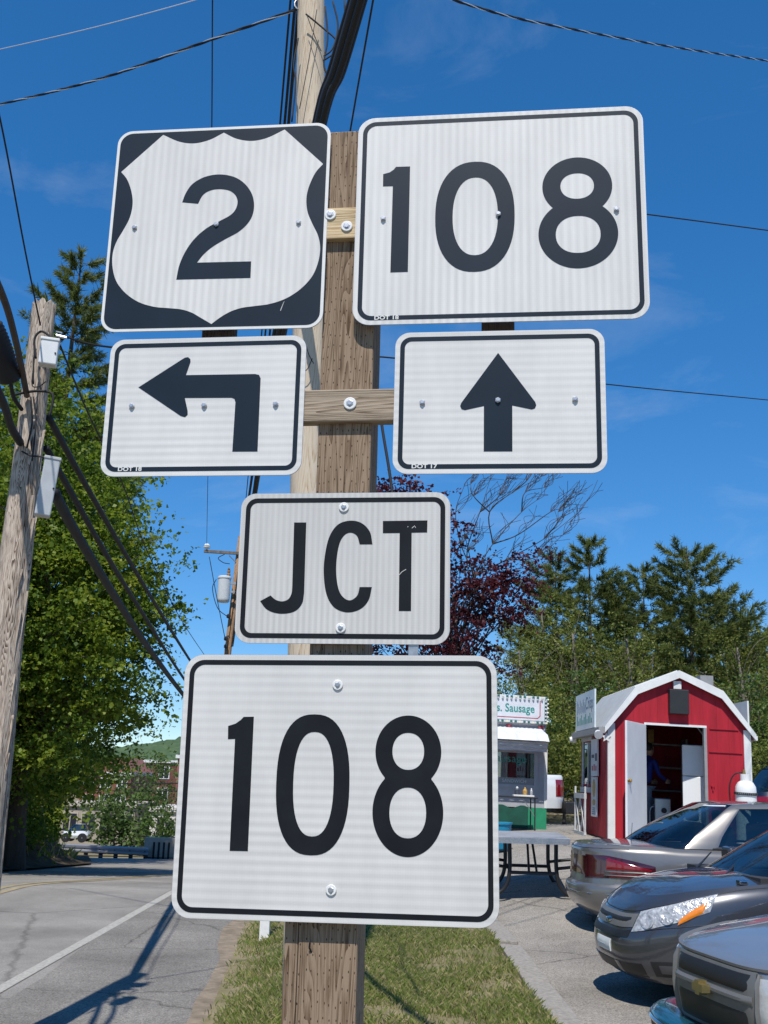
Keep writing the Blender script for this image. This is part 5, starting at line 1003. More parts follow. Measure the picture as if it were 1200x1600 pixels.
    def line(s, name, m, parent, pts, r=0.004, off=0.0):
        """a seam or moulding along the skin through (s, k) points"""
        q = [];
        for (a, k), (b, l) in zip(pts, pts[1:]):
            for i in range(8): q.append((a + (b - a) * i / 8, k + (l - k) * i / 8))
        q.append(pts[-1]); return MB().tube([s.pt(a, k) + s.nrm(a, k) * off for a, k in q], r, 6).build(name, m, parent, True)
def wheels(parent, xs, hw, r=0.31):
    for x in xs:
        for sgn in (-1, 1):
            mx = T(x, sgn * (hw - 0.10), r) @ Matrix.Rotation(R_(90 if sgn < 0 else -90), 4, 'X')
            w_ = MB().lathe([(r * 0.62, -0.09), (r * 0.95, -0.095), (r, -0.06), (r, 0.075), (r * 0.94, 0.105), (r * 0.66, 0.11), (r * 0.64, 0.09)], 30, mx).build('wheel', 'tyre', parent, 40)
            MB().lathe([(r * 0.64, 0.06), (r * 0.62, 0.10), (r * 0.5, 0.085), (r * 0.18, 0.09), (r * 0.15, 0.11), (r * 0.05, 0.115)], 24, mx).build('rim', 'rim', w_, 40)
            MB().lathe([(r * 1.16, -0.02), (r * 1.16, 0.102)], 30, mx).build('wheel_arch', 'plastic', parent)
def glasshouse(parent, sh, roofm, glassm, crown=0.03, pillars=()):
    sh.skin('windows', glassm, parent, 110, np.linspace(0, 1, 9)); sh.cap('roof', roofm, parent, crown, 110)
    for nm, s0, s1, k0, k1 in pillars: sh.patch(nm, roofm, parent, s0, s1, k0, k1, 0.008, 8, 10)
def seats(parent, xs, z=0.75, w_=0.48):
    for x in xs:
        for y in (-0.4, 0.4):
            st = MB().rbox(x - 0.08, x + 0.08, y - w_ / 2, y + w_ / 2, z, z + 0.42, 0.05).build('seat', 'seat', parent); MB().rbox(x - 0.05, x + 0.05, y - 0.12, y + 0.12, z + 0.43, z + 0.58, 0.03).build('headrest', 'seat', st)

# --- bronze sedan, tail towards the verge
sd = thing('parked_sedan', 'bronze grey sedan parked tail first beside the picnic table', 'car', (2.24, 12.35, float(gz(3.0, 12.3)) * 0.55), R_(5), 'cars parked on the lot')
sh = Shell(4.75, 0.22, [(0, 0.925), (0.10, 0.955), (0.25, 0.965), (0.8, 0.965), (1.0, 0.95), (3.4, 0.93), (3.8, 0.90), (4.5, 0.76), (4.75, 0.68)],
           [(0, 0.16, 0.18, 0.83), (0.12, 0.05, 0.08, 0.88), (0.25, 0.005, 0.02, 0.90), (0.36, 0.0, 0.0, 0.905), (0.43, 0.012, 0.01, 0.905), (0.455, 0.055, 0.02, 0.90), (0.60, 0.075, 0.08, 0.905), (0.80, 0.085, 0.14, 0.895), (0.94, 0.075, 0.2, 0.86), (1.0, 0.12, 0.30, 0.80)], 3.4, 3.6)
sh.skin('body', 'bronze', sd, 170, np.array([0, .05, .1, .15, .2, .25, .3, .36, .40, .43, .455, .5, .55, .6, .68, .76, .84, .9, .94, .97, .99, 1.0]))
sh.cap('deck', 'bronze', sd, 0.035, 170, lambda x: x < 0.95); sh.cap('cabin_sill', 'seat', sd, 0.0, 120, lambda x: 0.95 <= x < 3.6); sh.cap('hood', 'bronze', sd, 0.05, 170, lambda x: x >= 3.6)
for sg in (1, -1):
    tl = sh.patch('taillight', 'taillight_d', sd, sg * 0.30, sg * 1.16, lambda t: 0.535 + 0.03 * t, lambda t: 0.86 - 0.22 * max(0, t - 0.35) ** 1.3, 0.010, 22, 8)
    sh.patch('lens', 'taillight', tl, sg * 0.62, sg * 1.12, lambda t: 0.66, lambda t: 0.835 - 0.15 * t, 0.016, 14, 6)
    for k in (0.555, 0.60): sh.patch('lens', 'taillight', tl, sg * 0.66, sg * 1.14, k, k + 0.022, 0.015, 14, 2)
    for k in (0.585, 0.635): sh.line('lens_rib', 'bronze', tl, [(sg * 0.60, k), (sg * 1.155, k + 0.004)], 0.008, 0.012)
sh.patch('tail_panel', 'taillight_d', sd, -0.30, 0.30, 0.57, 0.84, 0.004, 10, 4)
sh.line('bumper_moulding', 'chrome', sd, [(-1.7, 0.33), (0, 0.33), (1.9, 0.33)], 0.006, 0.002); sh.line('trunk_seam', 'plastic', sd, [(-0.9, 0.955), (0, 0.955), (0.9, 0.955)], 0.004, 0.0)
q = sh.pt(1.86, 0.72); nq = sh.nrm(1.86, 0.72); mx = Matrix.Translation(q) @ nq.to_track_quat('Z', 'Y').to_matrix().to_4x4()
fd = MB().lathe([(0.086, -0.01), (0.086, 0.004), (0.080, 0.006)], 28, mx).build('fuel_door', 'bronze', sd, 30); MB().tube([mx @ Vector((0.087 * math.cos(a), 0.087 * math.sin(a), 0.001)) for a in np.linspace(0, 6.283, 30)], 0.003, 5).build('seam', 'plastic', fd)
sh.line('door_seam', 'plastic', sd, [(2.62, 1.0), (2.66, 0.75), (2.74, 0.5), (2.78, 0.2)], 0.004, 0.0); sh.line('door_seam', 'plastic', sd, [(-2.62, 1.0), (-2.66, 0.75), (-2.74, 0.5), (-2.78, 0.2)], 0.004, 0.0)
gh = Shell(2.75, 0.955, [(0, 1.40), (0.7, 1.405), (0.9, 1.425), (1.5, 1.44), (2.0, 1.42), (2.75, 1.38)], [(0, 0.0, 0.0, 0.80), (0.3, 0.20, 0.26, 0.755), (0.6, 0.46, 0.52, 0.70), (0.9, 0.76, 0.86, 0.635), (1.0, 0.90, 1.0, 0.58)], 4.6, 4.6)
ghp = bpy.data.objects.new('cabin', None); C.objects.link(ghp); ghp.parent = sd; ghp.location = (0.72, 0, 0)
glasshouse(ghp, gh, 'bronze', 'cglass', 0.025)
for sg in (1, -1):
    gh.patch('pillar', 'bronze', ghp, sg * 0.78, sg * 1.03, lambda t: 0.0, lambda t: 1.0, 0.006, 14, 14); gh.patch('pillar', 'plastic', ghp, sg * 1.92, sg * 2.02, 0.0, 1.0, 0.006, 4, 10); gh.patch('pillar', 'bronze', ghp, sg * 2.86, sg * 3.0, 0.0, 1.0, 0.006, 4, 10)
    gh.patch('window_trim', 'plastic', ghp, sg * 0.99, sg * 2.9, 0.0, 0.05, 0.008, 30, 2); gh.patch('roof_rail', 'bronze', ghp, sg * 0.95, sg * 2.95, 0.90, 1.0, 0.007, 30, 4)
gh.patch('brake_lamp', 'taillight_d', ghp, -0.12, 0.12, 0.02, 0.08, 0.006, 4, 2); gh.patch('roof_edge', 'box_white', ghp, 0.1, 0.68, 0.955, 0.975, 0.008, 8, 2)
seats(sd, (1.62, 2.45), 0.78); wheels(sd, (1.02, 3.75), 0.90)
MB().tube([(0.62, -0.30, 0.985), (0.64, -0.30, 1.20)], 0.003, 5).build('aerial', 'plastic', sd)

# --- graphite compact, nose towards the verge
fo = thing('parked_compact', 'graphite grey compact car with amber side lamp, nose to the verge', 'car', (1.90, 9.05, 0.0), R_(7), 'cars parked on the lot')
sh = Shell(4.45, 0.20, [(0, 0.70), (0.10, 0.755), (0.25, 0.82), (0.5, 0.885), (0.8, 0.935), (1.1, 0.965), (1.4, 0.945), (3.9, 0.97), (4.45, 0.96)],
           [(0, 0.15, 0.15, 0.80), (0.10, 0.07, 0.06, 0.85), (0.25, 0.02, 0.0, 0.865), (0.45, 0.0, 0.0, 0.87), (0.60, 0.012, 0.0, 0.872), (0.68, 0.04, 0.03, 0.87), (0.80, 0.085, 0.05, 0.868), (0.92, 0.15, 0.06, 0.845), (1.0, 0.25, 0.1, 0.79)], 3.3, 3.8)
sh.skin('body', 'graphite', fo, 170, np.array([0, .04, .1, .15, .2, .25, .32, .4, .5, .56, .6, .64, .68, .74, .8, .86, .92, .96, .98, 1.0]))
sh.cap('hood', 'graphite', fo, 0.045, 170, lambda x: x < 1.15); sh.cap('cabin_sill', 'seat', fo, 0.0, 120, lambda x: 1.15 <= x < 4.0); sh.cap('hatch', 'graphite', fo, 0.02, 120, lambda x: x >= 4.0)
for sg in (1, -1):
    hl = sh.patch('headlight', 'lens', fo, sg * 0.42, sg * 1.02, lambda t: 0.66 + 0.13 * t ** 1.8, lambda t: 0.87 + 0.08 * t, 0.008, 26, 8)
    sh.patch('indicator', 'amber', hl, sg * 0.80, sg * 0.97, lambda t: 0.685 + 0.10 * t, lambda t: 0.74 + 0.15 * t ** 0.8, 0.014, 16, 4)
    for a, k in ((0.54, 0.76), (0.69, 0.785)):
        q = sh.pt(sg * a, k); mx = Matrix.Translation(q + sh.nrm(sg * a, k) * 0.008) @ sh.nrm(sg * a, k).to_track_quat('Z', 'Y').to_matrix().to_4x4(); MB().lathe([(0.055, 0), (0.06, 0.006), (0.045, 0.008), (0.03, 0.002)], 18, mx).build('bulb_ring', 'lens', hl, 40)
    fl = sh.patch('fog_recess', 'plastic', fo, sg * 0.60, sg * 0.96, 0.10, 0.28, 0.006, 10, 4); sh.patch('fog_trim', 'graphite', fl, sg * 0.66, sg * 0.90, 0.14, 0.24, 0.012, 8, 4)
gr = sh.patch('grille', 'plastic', fo, -0.40, 0.40, 0.60, 0.68, 0.008, 14, 4); ug = sh.patch('upper_grille', 'grey_plastic', fo, -0.41, 0.41, 0.71, 0.85, 0.010, 14, 4); sh.patch('slot', 'plastic', ug, -0.36, 0.36, 0.765, 0.815, 0.016, 14, 3)
sh.patch('badge', 'chrome', ug, -0.07, 0.07, lambda t: 0.755 - 0.035 * math.sin(math.pi * t), lambda t: 0.755 + 0.035 * math.sin(math.pi * t), 0.022, 10, 4)
li = sh.patch('lower_intake', 'plastic', fo, -0.52, 0.52, 0.07, 0.25, 0.006, 14, 4); sh.patch('intake_bar', 'graphite', li, 0.20, 0.27, 0.07, 0.25, 0.012, 4, 4); sh.patch('intake_bar', 'graphite', li, -0.27, -0.20, 0.07, 0.25, 0.012, 4, 4)
pl = sh.patch('plate', 'plate', fo, -0.15, 0.15, 0.36, 0.545, 0.014, 6, 4); sh.patch('plate_print', 'box_grey', pl, -0.11, 0.11, 0.42, 0.48, 0.016, 6, 2)
sh.line('bumper_seam', 'plastic', fo, [(-1.35, 0.64), (-0.9, 0.66), (-0.42, 0.665)], 0.003, 0.001); sh.line('bumper_seam', 'plastic', fo, [(1.35, 0.64), (0.9, 0.66), (0.42, 0.665)], 0.003, 0.001)
sh.line('hood_seam', 'plastic', fo, [(-1.9, 0.975), (-1.2, 0.968), (-0.4, 0.88), (0, 0.87), (0.4, 0.88), (1.2, 0.968), (1.9, 0.975)], 0.004, 0.0)
gh = Shell(2.95, 0.955, [(0, 1.46), (1.5, 1.49), (2.95, 1.44)], [(0, 0.0, 0.0, 0.80), (0.5, 0.46, 0.15, 0.73), (0.9, 0.86, 0.32, 0.63), (1.0, 1.0, 0.45, 0.56)], 4.2, 4.6)
ghp = bpy.data.objects.new('cabin', None); C.objects.link(ghp); ghp.parent = fo; ghp.location = (1.02, 0, 0); glasshouse(ghp, gh, 'graphite', 'cglass', 0.02)
for sg in (1, -1):
    gh.patch('pillar', 'graphite', ghp, sg * 0.74, sg * 0.90, 0.0, 1.0, 0.007, 5, 14); gh.patch('pillar', 'plastic', ghp, sg * 2.0, sg * 2.1, 0.0, 1.0, 0.006, 4, 10); gh.patch('pillar', 'graphite', ghp, sg * 2.9, sg * 3.3, 0.0, 1.0, 0.006, 6, 10); gh.patch('window_trim', 'plastic', ghp, sg * 0.9, sg * 3.0, 0.0, 0.04, 0.008, 30, 2)
for y in (-0.25, 0.35): MB().tube([(0.98, y, 0.985), (1.16, y + 0.25, 1.03), (1.32, y + 0.42, 1.10)], [0.012, 0.009, 0.006], 6).build('wiper', 'plastic', fo)
MB().rbox(0.88, 0.95, -0.70, -0.62, 0.95, 0.985, 0.01).build('washer_cover', 'chrome', fo)
MB().box(1.05, 1.45, -0.70, 0.70, 0.965, 1.0).build('dashboard', 'seat', fo); seats(fo, (2.2, 3.1), 0.78); wheels(fo, (0.86, 3.50), 0.865)
for sg in (-1, 1): MB().rbox(1.55, 1.70, sg * 0.98 - 0.10, sg * 0.98 + 0.10, 1.0, 1.14, 0.03).build('mirror', 'graphite', fo)

# --- pickup at the lower right corner, grey hood over teal bumper
ck = thing('parked_pickup', 'grey hooded pickup with teal bumper cropped by the lower right corner', 'pickup', (1.71, 5.60, 0.0), R_(11), 'cars parked on the lot')
sh = Shell(4.9, 0.47, [(0, 0.86), (0.10, 0.88), (0.3, 0.91), (0.7, 0.965), (1.15, 1.02), (1.5, 1.02), (4.9, 1.05)],
           [(0, 0.05, 0.0, 0.83), (0.15, 0.02, 0.0, 0.84), (0.5, 0.0, 0.0, 0.845), (0.80, 0.008, 0.0, 0.84), (0.93, 0.022, 0.0, 0.83), (0.975, 0.045, 0.02, 0.81), (1.0, 0.10, 0.05, 0.75)], 4.2, 7.0)
sh.skin('body', 'silver', ck, 170, np.array([0, .05, .15, .3, .5, .65, .78, .85, .9, .93, .965, .985, 1.0])); sh.cap('hood', 'silver', ck, 0.05, 170, lambda x: x < 1.25); sh.cap('cabin_sill', 'seat', ck, 0.0, 120, lambda x: 1.25 <= x < 2.9); sh.cap('bed_cover', 'plastic', ck, 0.0, 120, lambda x: x >= 2.9)
gs = sh.patch('grille', 'grey_plastic', ck, -0.395, 0.395, 0.05, 0.93, 0.016, 24, 8)
for k0, k1 in ((0.10, 0.56), (0.69, 0.90)): sh.patch('opening', 'plastic', gs, -0.355, 0.355, k0, k1, 0.022, 20, 4)
sh.patch('crossbar', 'grey_plastic', gs, -0.38, 0.38, 0.575, 0.675, 0.034, 20, 3)
bt = [(-0.085, -0.03), (-0.04, -0.03), (-0.03, -0.055), (0.035, -0.055), (0.03, -0.03), (0.085, -0.03), (0.085, 0.03), (0.04, 0.03), (0.03, 0.055), (-0.035, 0.055), (-0.03, 0.03), (-0.085, 0.03)]
z = 0.47 + 0.625 * (0.86 - 0.47); MB().prism([[(y_ * 0.62, z + zz * 0.62) for y_, zz in bt]], -0.075, -0.03, plane='yz').build('badge', 'gold', gs)
for sg in (1, -1):
    hl = sh.patch('headlight', 'lens_old', ck, sg * 0.415, sg * 0.70, 0.16, 0.88, 0.018, 10, 8); sh.patch('bezel', 'grey_plastic', hl, sg * 0.398, sg * 0.418, 0.10, 0.92, 0.03, 2, 8)
    sh.patch('indicator', 'amber', ck, sg * 0.705, sg * 0.97, 0.16, 0.86, 0.018, 10, 8)
sh.patch('hood_lip', 'grey_plastic', ck, -1.1, 1.1, 0.935, 0.955, 0.020, 30, 2)
bp = Shell(0.95, 0.30, [(0, 0.50), (0.2, 0.51), (0.95, 0.51)], [(0, 0.06, 0, 0.80), (0.2, 0.02, 0, 0.86), (0.55, 0.0, 0, 0.875), (0.80, 0.0, 0, 0.88), (0.86, 0.008, 0, 0.875), (0.93, 0.03, 0, 0.865), (1.0, 0.08, 0, 0.83)], 3.0, 9.0)
be = bpy.data.objects.new('bumper', None); C.objects.link(be); be.parent = ck; be.location = (-0.10, 0, 0)
bp.skin('bumper_skin', 'plastic', be, 120, np.array([0, .1, .2, .35, .55, .7, .8, .83, .86, .9, .93, .97, 1.0])); bp.cap('bumper_top', 'teal_paint', be, 0.0, 120, lambda x: x < 0.5)
bp.patch('bumper_band', 'teal_paint', be, -1.5, 1.5, 0.83, 0.995, 0.006, 50, 5); bp.patch('bright_strip', 'chrome', be, -1.5, 1.5, 0.72, 0.82, 0.012, 50, 3); bp.patch('plate', 'box_grey', be, -0.16, 0.16, 0.1, 0.62, 0.012, 6, 4)
gh = Shell(1.55, 1.03, [(0, 1.60), (1.55, 1.60)], [(0, 0.0, 0.0, 0.78), (0.5, 0.36, 0.05, 0.72), (0.9, 0.64, 0.12, 0.64), (1.0, 0.76, 0.2, 0.56)], 4.2, 6.0)
ghp = bpy.data.objects.new('cabin', None); C.objects.link(ghp); ghp.parent = ck; ghp.location = (1.22, 0, 0); glasshouse(ghp, gh, 'silver', 'cglass', 0.02)
for sg in (1, -1): gh.patch('pillar', 'silver', ghp, sg * 0.70, sg * 0.84, 0, 1, 0.007, 5, 10); gh.patch('pillar', 'silver', ghp, sg * 1.75, sg * 2.1, 0, 1, 0.007, 5, 10)
wheels(ck, (0.86, 3.65), 0.84, 0.34); MB().box(0.25, 4.6, -0.6, 0.6, 0.32, 0.47).build('chassis', 'plastic', ck)

# --- white pickup seen between trailer and barn (tail to the right)
q = at(884, 1296, 27.0)
wp = thing('parked_pickup', 'white pickup tail with red lamp between trailer and barn', 'pickup', (q.x - 0.16, 27.6, float(gz(q.x, 27.3))), R_(180 + 12), 'cars parked on the lot')
sh = Shell(5.4, 0.55, [(0, 1.36), (2.2, 1.36), (2.6, 1.30), (5.4, 1.20)], [(0, 0.03, 0.1, 0.93), (0.3, 0, 0.05, 0.96), (0.7, 0, 0.02, 0.97), (0.97, 0.01, 0.1, 0.94), (1.0, 0.03, 0.2, 0.92)], 7.0, 4.0)
sh.skin('body', 'car_white', wp, 130); sh.cap('bed', 'plastic', wp, 0.0, 100, lambda x: x < 2.2); sh.cap('hood', 'car_white', wp, 0.05, 100, lambda x: x >= 2.2)
for sg in (1, -1): sh.patch('taillight', 'taillight', wp, sg * 0.74, sg * 1.06, 0.35, 0.86, 0.012, 10, 6)
MB().rbox(-0.20, 0.1, -0.98, 0.98, 0.42, 0.72, 0.03).build('bumper', 'plastic', wp); MB().lathe([(0.14, -1), (0.14, 1)], 10, T(1.2, 0, 0.4) @ Matrix.Rotation(R_(90), 4, 'X') @ Matrix.Diagonal((1, 1, 0.8, 1))).build('axle', 'plastic', wp)
gh = Shell(2.4, 1.28, [(0, 1.95), (2.4, 1.95)], [(0, 0, 0, 0.9), (0.9, 0.1, 0.6, 0.78), (1, 0.2, 0.75, 0.7)], 6, 5)
ghp = bpy.data.objects.new('cabin', None); C.objects.link(ghp); ghp.parent = wp; ghp.location = (2.0, 0, 0); glasshouse(ghp, gh, 'car_white', 'cglass', 0.02); wheels(wp, (1.15, 4.3), 0.96, 0.40)
# --- dark car at the right edge behind the gas cylinder
q = at(1176, 1300, 24.5)
nv = thing('parked_car', 'dark navy car partly hidden behind the gas cylinder at the right edge', 'car', (q.x, 25.2, float(gz(q.x, 25))), R_(6), 'cars parked on the lot')
sh = Shell(4.6, 0.25, [(0, 0.95), (0.9, 1.0), (4.6, 0.85)], [(0, 0.1, 0.1, 0.84), (0.3, 0, 0, 0.88), (0.7, 0.04, 0.04, 0.89), (1, 0.14, 0.2, 0.8)], 4, 4); sh.skin('body', 'navy', nv, 110); sh.cap('upper', 'navy', nv, 0.03, 110)
gh = Shell(3.3, 0.98, [(0, 1.55), (3.3, 1.55)], [(0, 0, 0, 0.8), (0.9, 0.4, 0.9, 0.64), (1, 0.5, 1.05, 0.56)], 4.5, 4.5); ghp = bpy.data.objects.new('cabin', None); C.objects.link(ghp); ghp.parent = nv; ghp.location = (0.3, 0, 0); glasshouse(ghp, gh, 'navy', 'cglass', 0.02); wheels(nv, (0.9, 3.6), 0.88)
for sg in (1, -1): sh.patch('taillight', 'taillight', nv, sg * 0.5, sg * 1.1, 0.6, 0.85, 0.01, 10, 4)

# ------------------------------------------------------------------ trees and shrubs
def leaf_quads(P, size, up=0.7, aspect=0.62, fold=0.18, drop=0.0):
    n = len(P); N = rng.normal(0, 1, (n, 3)); N[:, 2] += up * 1.6; N /= np.linalg.norm(N, axis=1)[:, None]
    A = rng.normal(0, 1, (n, 3)); A -= N * (A * N).sum(1)[:, None]; A /= np.linalg.norm(A, axis=1)[:, None] + 1e-9; B = np.cross(N, A)
    s = (size * rng.uniform(0.55, 1.35, n))[:, None]
    V = np.zeros((n, 4, 3)); V[:, 0] = P + A * s * 0.55; V[:, 1] = P + B * s * 0.5 * aspect + N * s * fold; V[:, 2] = P - A * s * 0.5; V[:, 3] = P - B * s * 0.5 * aspect + N * s * fold
    return V.reshape(-1, 3), np.arange(n * 4).reshape(n, 4)
def crown_points(blobs, nclus, per, rc, flat=0.42, shell=0.35):
    vol = np.array([b[1][0] * b[1][1] * b[1][2] for b in blobs]); idx = rng.choice(len(blobs), nclus, p=vol / vol.sum())
    d = rng.normal(0, 1, (nclus, 3)); d /= np.linalg.norm(d, axis=1)[:, None]; r = (shell + (1 - shell) * rng.random(nclus)) ** 0.6
    C0 = np.array([blobs[i][0] for i in idx]) + d * r[:, None] * np.array([blobs[i][1] for i in idx]) * rng.uniform(0.85, 1.1, (nclus, 1))
    k = rng.poisson(per, nclus) + 3; who = np.repeat(np.arange(nclus), k); rr = rc * rng.uniform(0.6, 1.4, nclus)
    nt_ = 6; D = rng.normal(0, 1, (nclus, nt_, 3)) * np.array([1, 1, flat]); D /= np.linalg.norm(D, axis=2)[:, :, None]; D[:, :, 2] -= 0.12
    tw = rng.integers(0, nt_, len(who)); tt = rng.random(len(who)) ** 0.7
    P = C0[who] + D[who, tw] * (tt * rr[who] * 1.5)[:, None] + rng.normal(0, 1, (len(who), 3)) * (0.10 * rr[who])[:, None]
    tint = np.clip(rng.normal(0.5, 0.22, nclus)[who] + rng.normal(0, 0.16, len(who)), 0, 1)
    return C0, P, tint
def limb(mb, a, b, r0, r1, wob=0.12, n=6, seg=6):
    a, b = Vector(a), Vector(b); L = (b - a).length; pts = []
    o1 = Vector(rng.normal(0, wob * L * 0.35, 3)); 
    for i in range(n + 1):
        t = i / n; p = a.lerp(b, t) + o1 * math.sin(math.pi * t) + Vector((0, 0, 0.10 * L * math.sin(math.pi * t))); pts.append(p)
    mb.tube(pts, [r0 + (r1 - r0) * i / n for i in range(n + 1)], seg, False); return pts
def broad_tree(name, label, base, trunk_top, blobs, nclus, per, rc, leaf, lm, bark='bark', r0=0.2, nlimb=26, twigs=120, group=None, aspect=0.7, bare=()):
    base = Vector(base); o = thing(name, label, 'tree', base, 0, group); tt = Vector(trunk_top) - base
    mb = MB(); n = 10; tp = [tt * (i / n) + Vector((0.10 * math.sin(i * 1.1), 0.08 * math.sin(i * 0.8 + 1), 0)) * (i / n) for i in range(n + 1)]
    mb.tube(tp, [r0 * (1.25 if i == 0 else 1 - 0.75 * i / n) for i in range(n + 1)], 12); mb.build('trunk', bark, o, True)
    bl = [(np.array(Vector(c) - base), np.array(r)) for c, r in blobs]; C0, P, tint = crown_points(bl, nclus, per, rc)
    lb = MB()
    for i in rng.choice(len(C0), min(len(C0), nlimb + twigs), replace=False):
        c = Vector(C0[i]); t = min(0.98, max(0.28, (c.z / max(tt.z, 0.1)) * rng.uniform(0.45, 0.8))); s = tp[0].lerp(tp[-1], t); k = nlimb > 0 and i % 4 == 0
        limb(lb, s, c, r0 * (0.32 if k else 0.14) * (1.1 - t), 0.008, 0.22, 6, 5)
    for path, ra in bare: lb.tube(catmull([Vector(p) - base for p in path], False, 5), list(np.linspace(ra, 0.006, (len(path) - 1) * 5 + 1)), 5, False)
    lb.build('limbs', 'twig' if bare else bark, o, True)
    V, F = leaf_quads(P, leaf, 0.6, aspect); np_mesh('crown', V, F, lm, o, 4, 'stuff', tint); return o
def pine_tree(name, label, base, H, spread, lm='pine', lo=0.25, nwh=30, group=None, tuft=0.34, lean=(0, 0), seedgap=0.12, dens=1.0, r0=None):
    base = Vector(base); o = thing(name, label, 'tree', base, 0, group); r0 = r0 or H * 0.013
    top = Vector((lean[0], lean[1], H)); MB().tube([top * (i / 8) for i in range(9)], [r0 * (1.04 - i / 8) + 0.01 for i in range(9)], 9).build('trunk', 'bark', o, True)
    lb = MB(); T0 = []; D0 = []
    for w_ in range(nwh):
        t = lo + (1 - lo) * (w_ + rng.uniform(-0.3, 0.3)) / nwh; nb = int(rng.integers(3, 6)); a0 = rng.uniform(0, 6.28)
        for b in range(nb):
            if rng.random() < seedgap: continue
            a = a0 + 6.283 * b / nb + rng.normal(0, 0.25); u = (1 - t) / (1 - lo); L = spread * (0.10 + 0.90 * max(0.0, u) ** 0.6) * rng.uniform(0.55, 1.25) * (0.75 if u > 0.85 else 1)
            s = top * t; rise = 0.02 + 0.42 * max(0.0, 1 - u) ** 1.5; d = Vector((math.cos(a), math.sin(a), 0)); pts = [s + d * (L * q) + Vector((0, 0, L * (rise * q - 0.12 * math.sin(3.1 * q) + 0.10 * q * q))) for q in (0, .25, .5, .75, 1)]
            lb.tube(pts, [0.012 + 0.022 * u, 0.022 * u + 0.008, 0.012 * u + 0.006, 0.008, 0.004], 4, False)
            nt_ = max(4, int(L * 8.5 * dens))
            for k in range(nt_):
                q = 0.28 + 0.72 * (k + rng.random()) / nt_; i = min(3, int(q * 4)); p = pts[i].lerp(pts[i + 1], q * 4 - i); off = rng.normal(0, 1, 3) * np.array([0.17, 0.17, 0.035]) * L * 0.5 * (1.15 - q * 0.6)
                p = p + Vector(off); T0.append(p); D0.append((d + Vector(off) * 0.9 + Vector((0, 0, 0.35))).normalized())
    for k in range(6): T0.append(top + Vector((0, 0, -0.15 * k))); D0.append(Vector((0, 0, 1)))
    lb.build('limbs', 'bark', o, True)
    nn_ = 16; Tn = np.repeat(np.array(T0), nn_, 0); Dn = np.repeat(np.array(D0), nn_, 0) + rng.normal(0, 0.55, (len(Tn), 3)); Dn /= np.linalg.norm(Dn, axis=1)[:, None]
    W = np.cross(Dn, rng.normal(0, 1, Dn.shape)); W /= np.linalg.norm(W, axis=1)[:, None]; L = tuft * rng.uniform(0.6, 1.2, (len(Tn), 1)); wd = L * 0.06
    V = np.stack([Tn - W * wd, Tn + W * wd, Tn + Dn * L + W * wd * 0.3, Tn + Dn * L - W * wd * 0.3], 1).reshape(-1, 3); np_mesh('crown', V, np.arange(len(V)).reshape(-1, 4), lm, o, 4, 'stuff', np.repeat(np.clip(rng.normal(0.5, 0.25, len(T0)), 0, 1), nn_) + rng.normal(0, 0.12, len(V) // 4)); return o
def gnd(p): return Vector((p.x, p.y, float(gz(p.x, p.y)) - 0.1))
def A_(px, py, Y): return tuple(at(px, py, Y))

# left side: maple over the road, pines behind
b0 = at(25, 1290, 23.5)
broad_tree('maple_tree', 'large bright green maple spreading over the road at the left', gnd(b0), at(60, 800, 22.5),
           [(A_(20, 760, 20.5), (1.9, 2.2, 2.2)), (A_(110, 790, 21), (1.7, 2.0, 1.5)), (A_(150, 880, 21), (1.75, 2.0, 1.3)), (A_(60, 930, 20.5), (2.4, 2.3, 1.9)), (A_(190, 960, 21.5), (1.15, 1.5, 0.9)), (A_(130, 1030, 21), (1.8, 2.0, 1.2)), (A_(60, 1110, 21), (2.3, 2.0, 1.3)), (A_(185, 1110, 22), (0.95, 1.3, 0.55)), (A_(40, 1200, 22), (1.6, 1.5, 0.9)), (A_(95, 1165, 23), (1.1, 1.3, 0.8)), (A_(20, 1260, 22.5), (1.0, 0.9, 0.5)), (A_(-60, 1000, 21), (2.2, 2.4, 3.4)), (A_(-190, 880, 21), (2.6, 2.6, 3.4)), (A_(-150, 1080, 20), (2.0, 2.2, 1.8))],  # last two blobs, left of the frame, are added to shade the bank
           1250, 84, 0.50, 0.088, 'maple', r0=0.26, nlimb=30, twigs=160, aspect=0.85)
b0 = at(20, 1290, 29.0)
broad_tree('maple_tree', 'darker maple behind the bank at the far left edge', gnd(b0), at(20, 700, 30), [(A_(30, 640, 30), (2.2, 2.4, 2.6)), (A_(90, 700, 31), (2.2, 2.4, 2.0)), (A_(60, 900, 31), (3.0, 3.0, 3.0)), (A_(110, 1080, 31), (2.2, 2.4, 1.9)), (A_(70, 1180, 31), (2.4, 2.4, 1.5)), (A_(-30, 800, 30), (3, 3, 5))],
           650, 60, 0.62, 0.115, 'maple', r0=0.3, nlimb=24, twigs=80, aspect=0.85)
p0 = at(30, 1250, 32.0); pine_tree('pine_tree', 'tall dark pine rising behind the weathered pole', gnd(p0), (at(38, 392, 32.0).z - gnd(p0).z), 3.0, nwh=34, tuft=0.25, dens=3.2, lean=(0.1, 0), group='pine trees')
p0 = at(84, 1250, 37.0); pine_tree('pine_tree', 'thin pine between the weathered pole and the left arrow sign', gnd(p0), (at(128, 560, 37.0).z - gnd(p0).z), 2.5, nwh=30, tuft=0.25, dens=3.0, lean=(1.0, 0), group='pine trees')
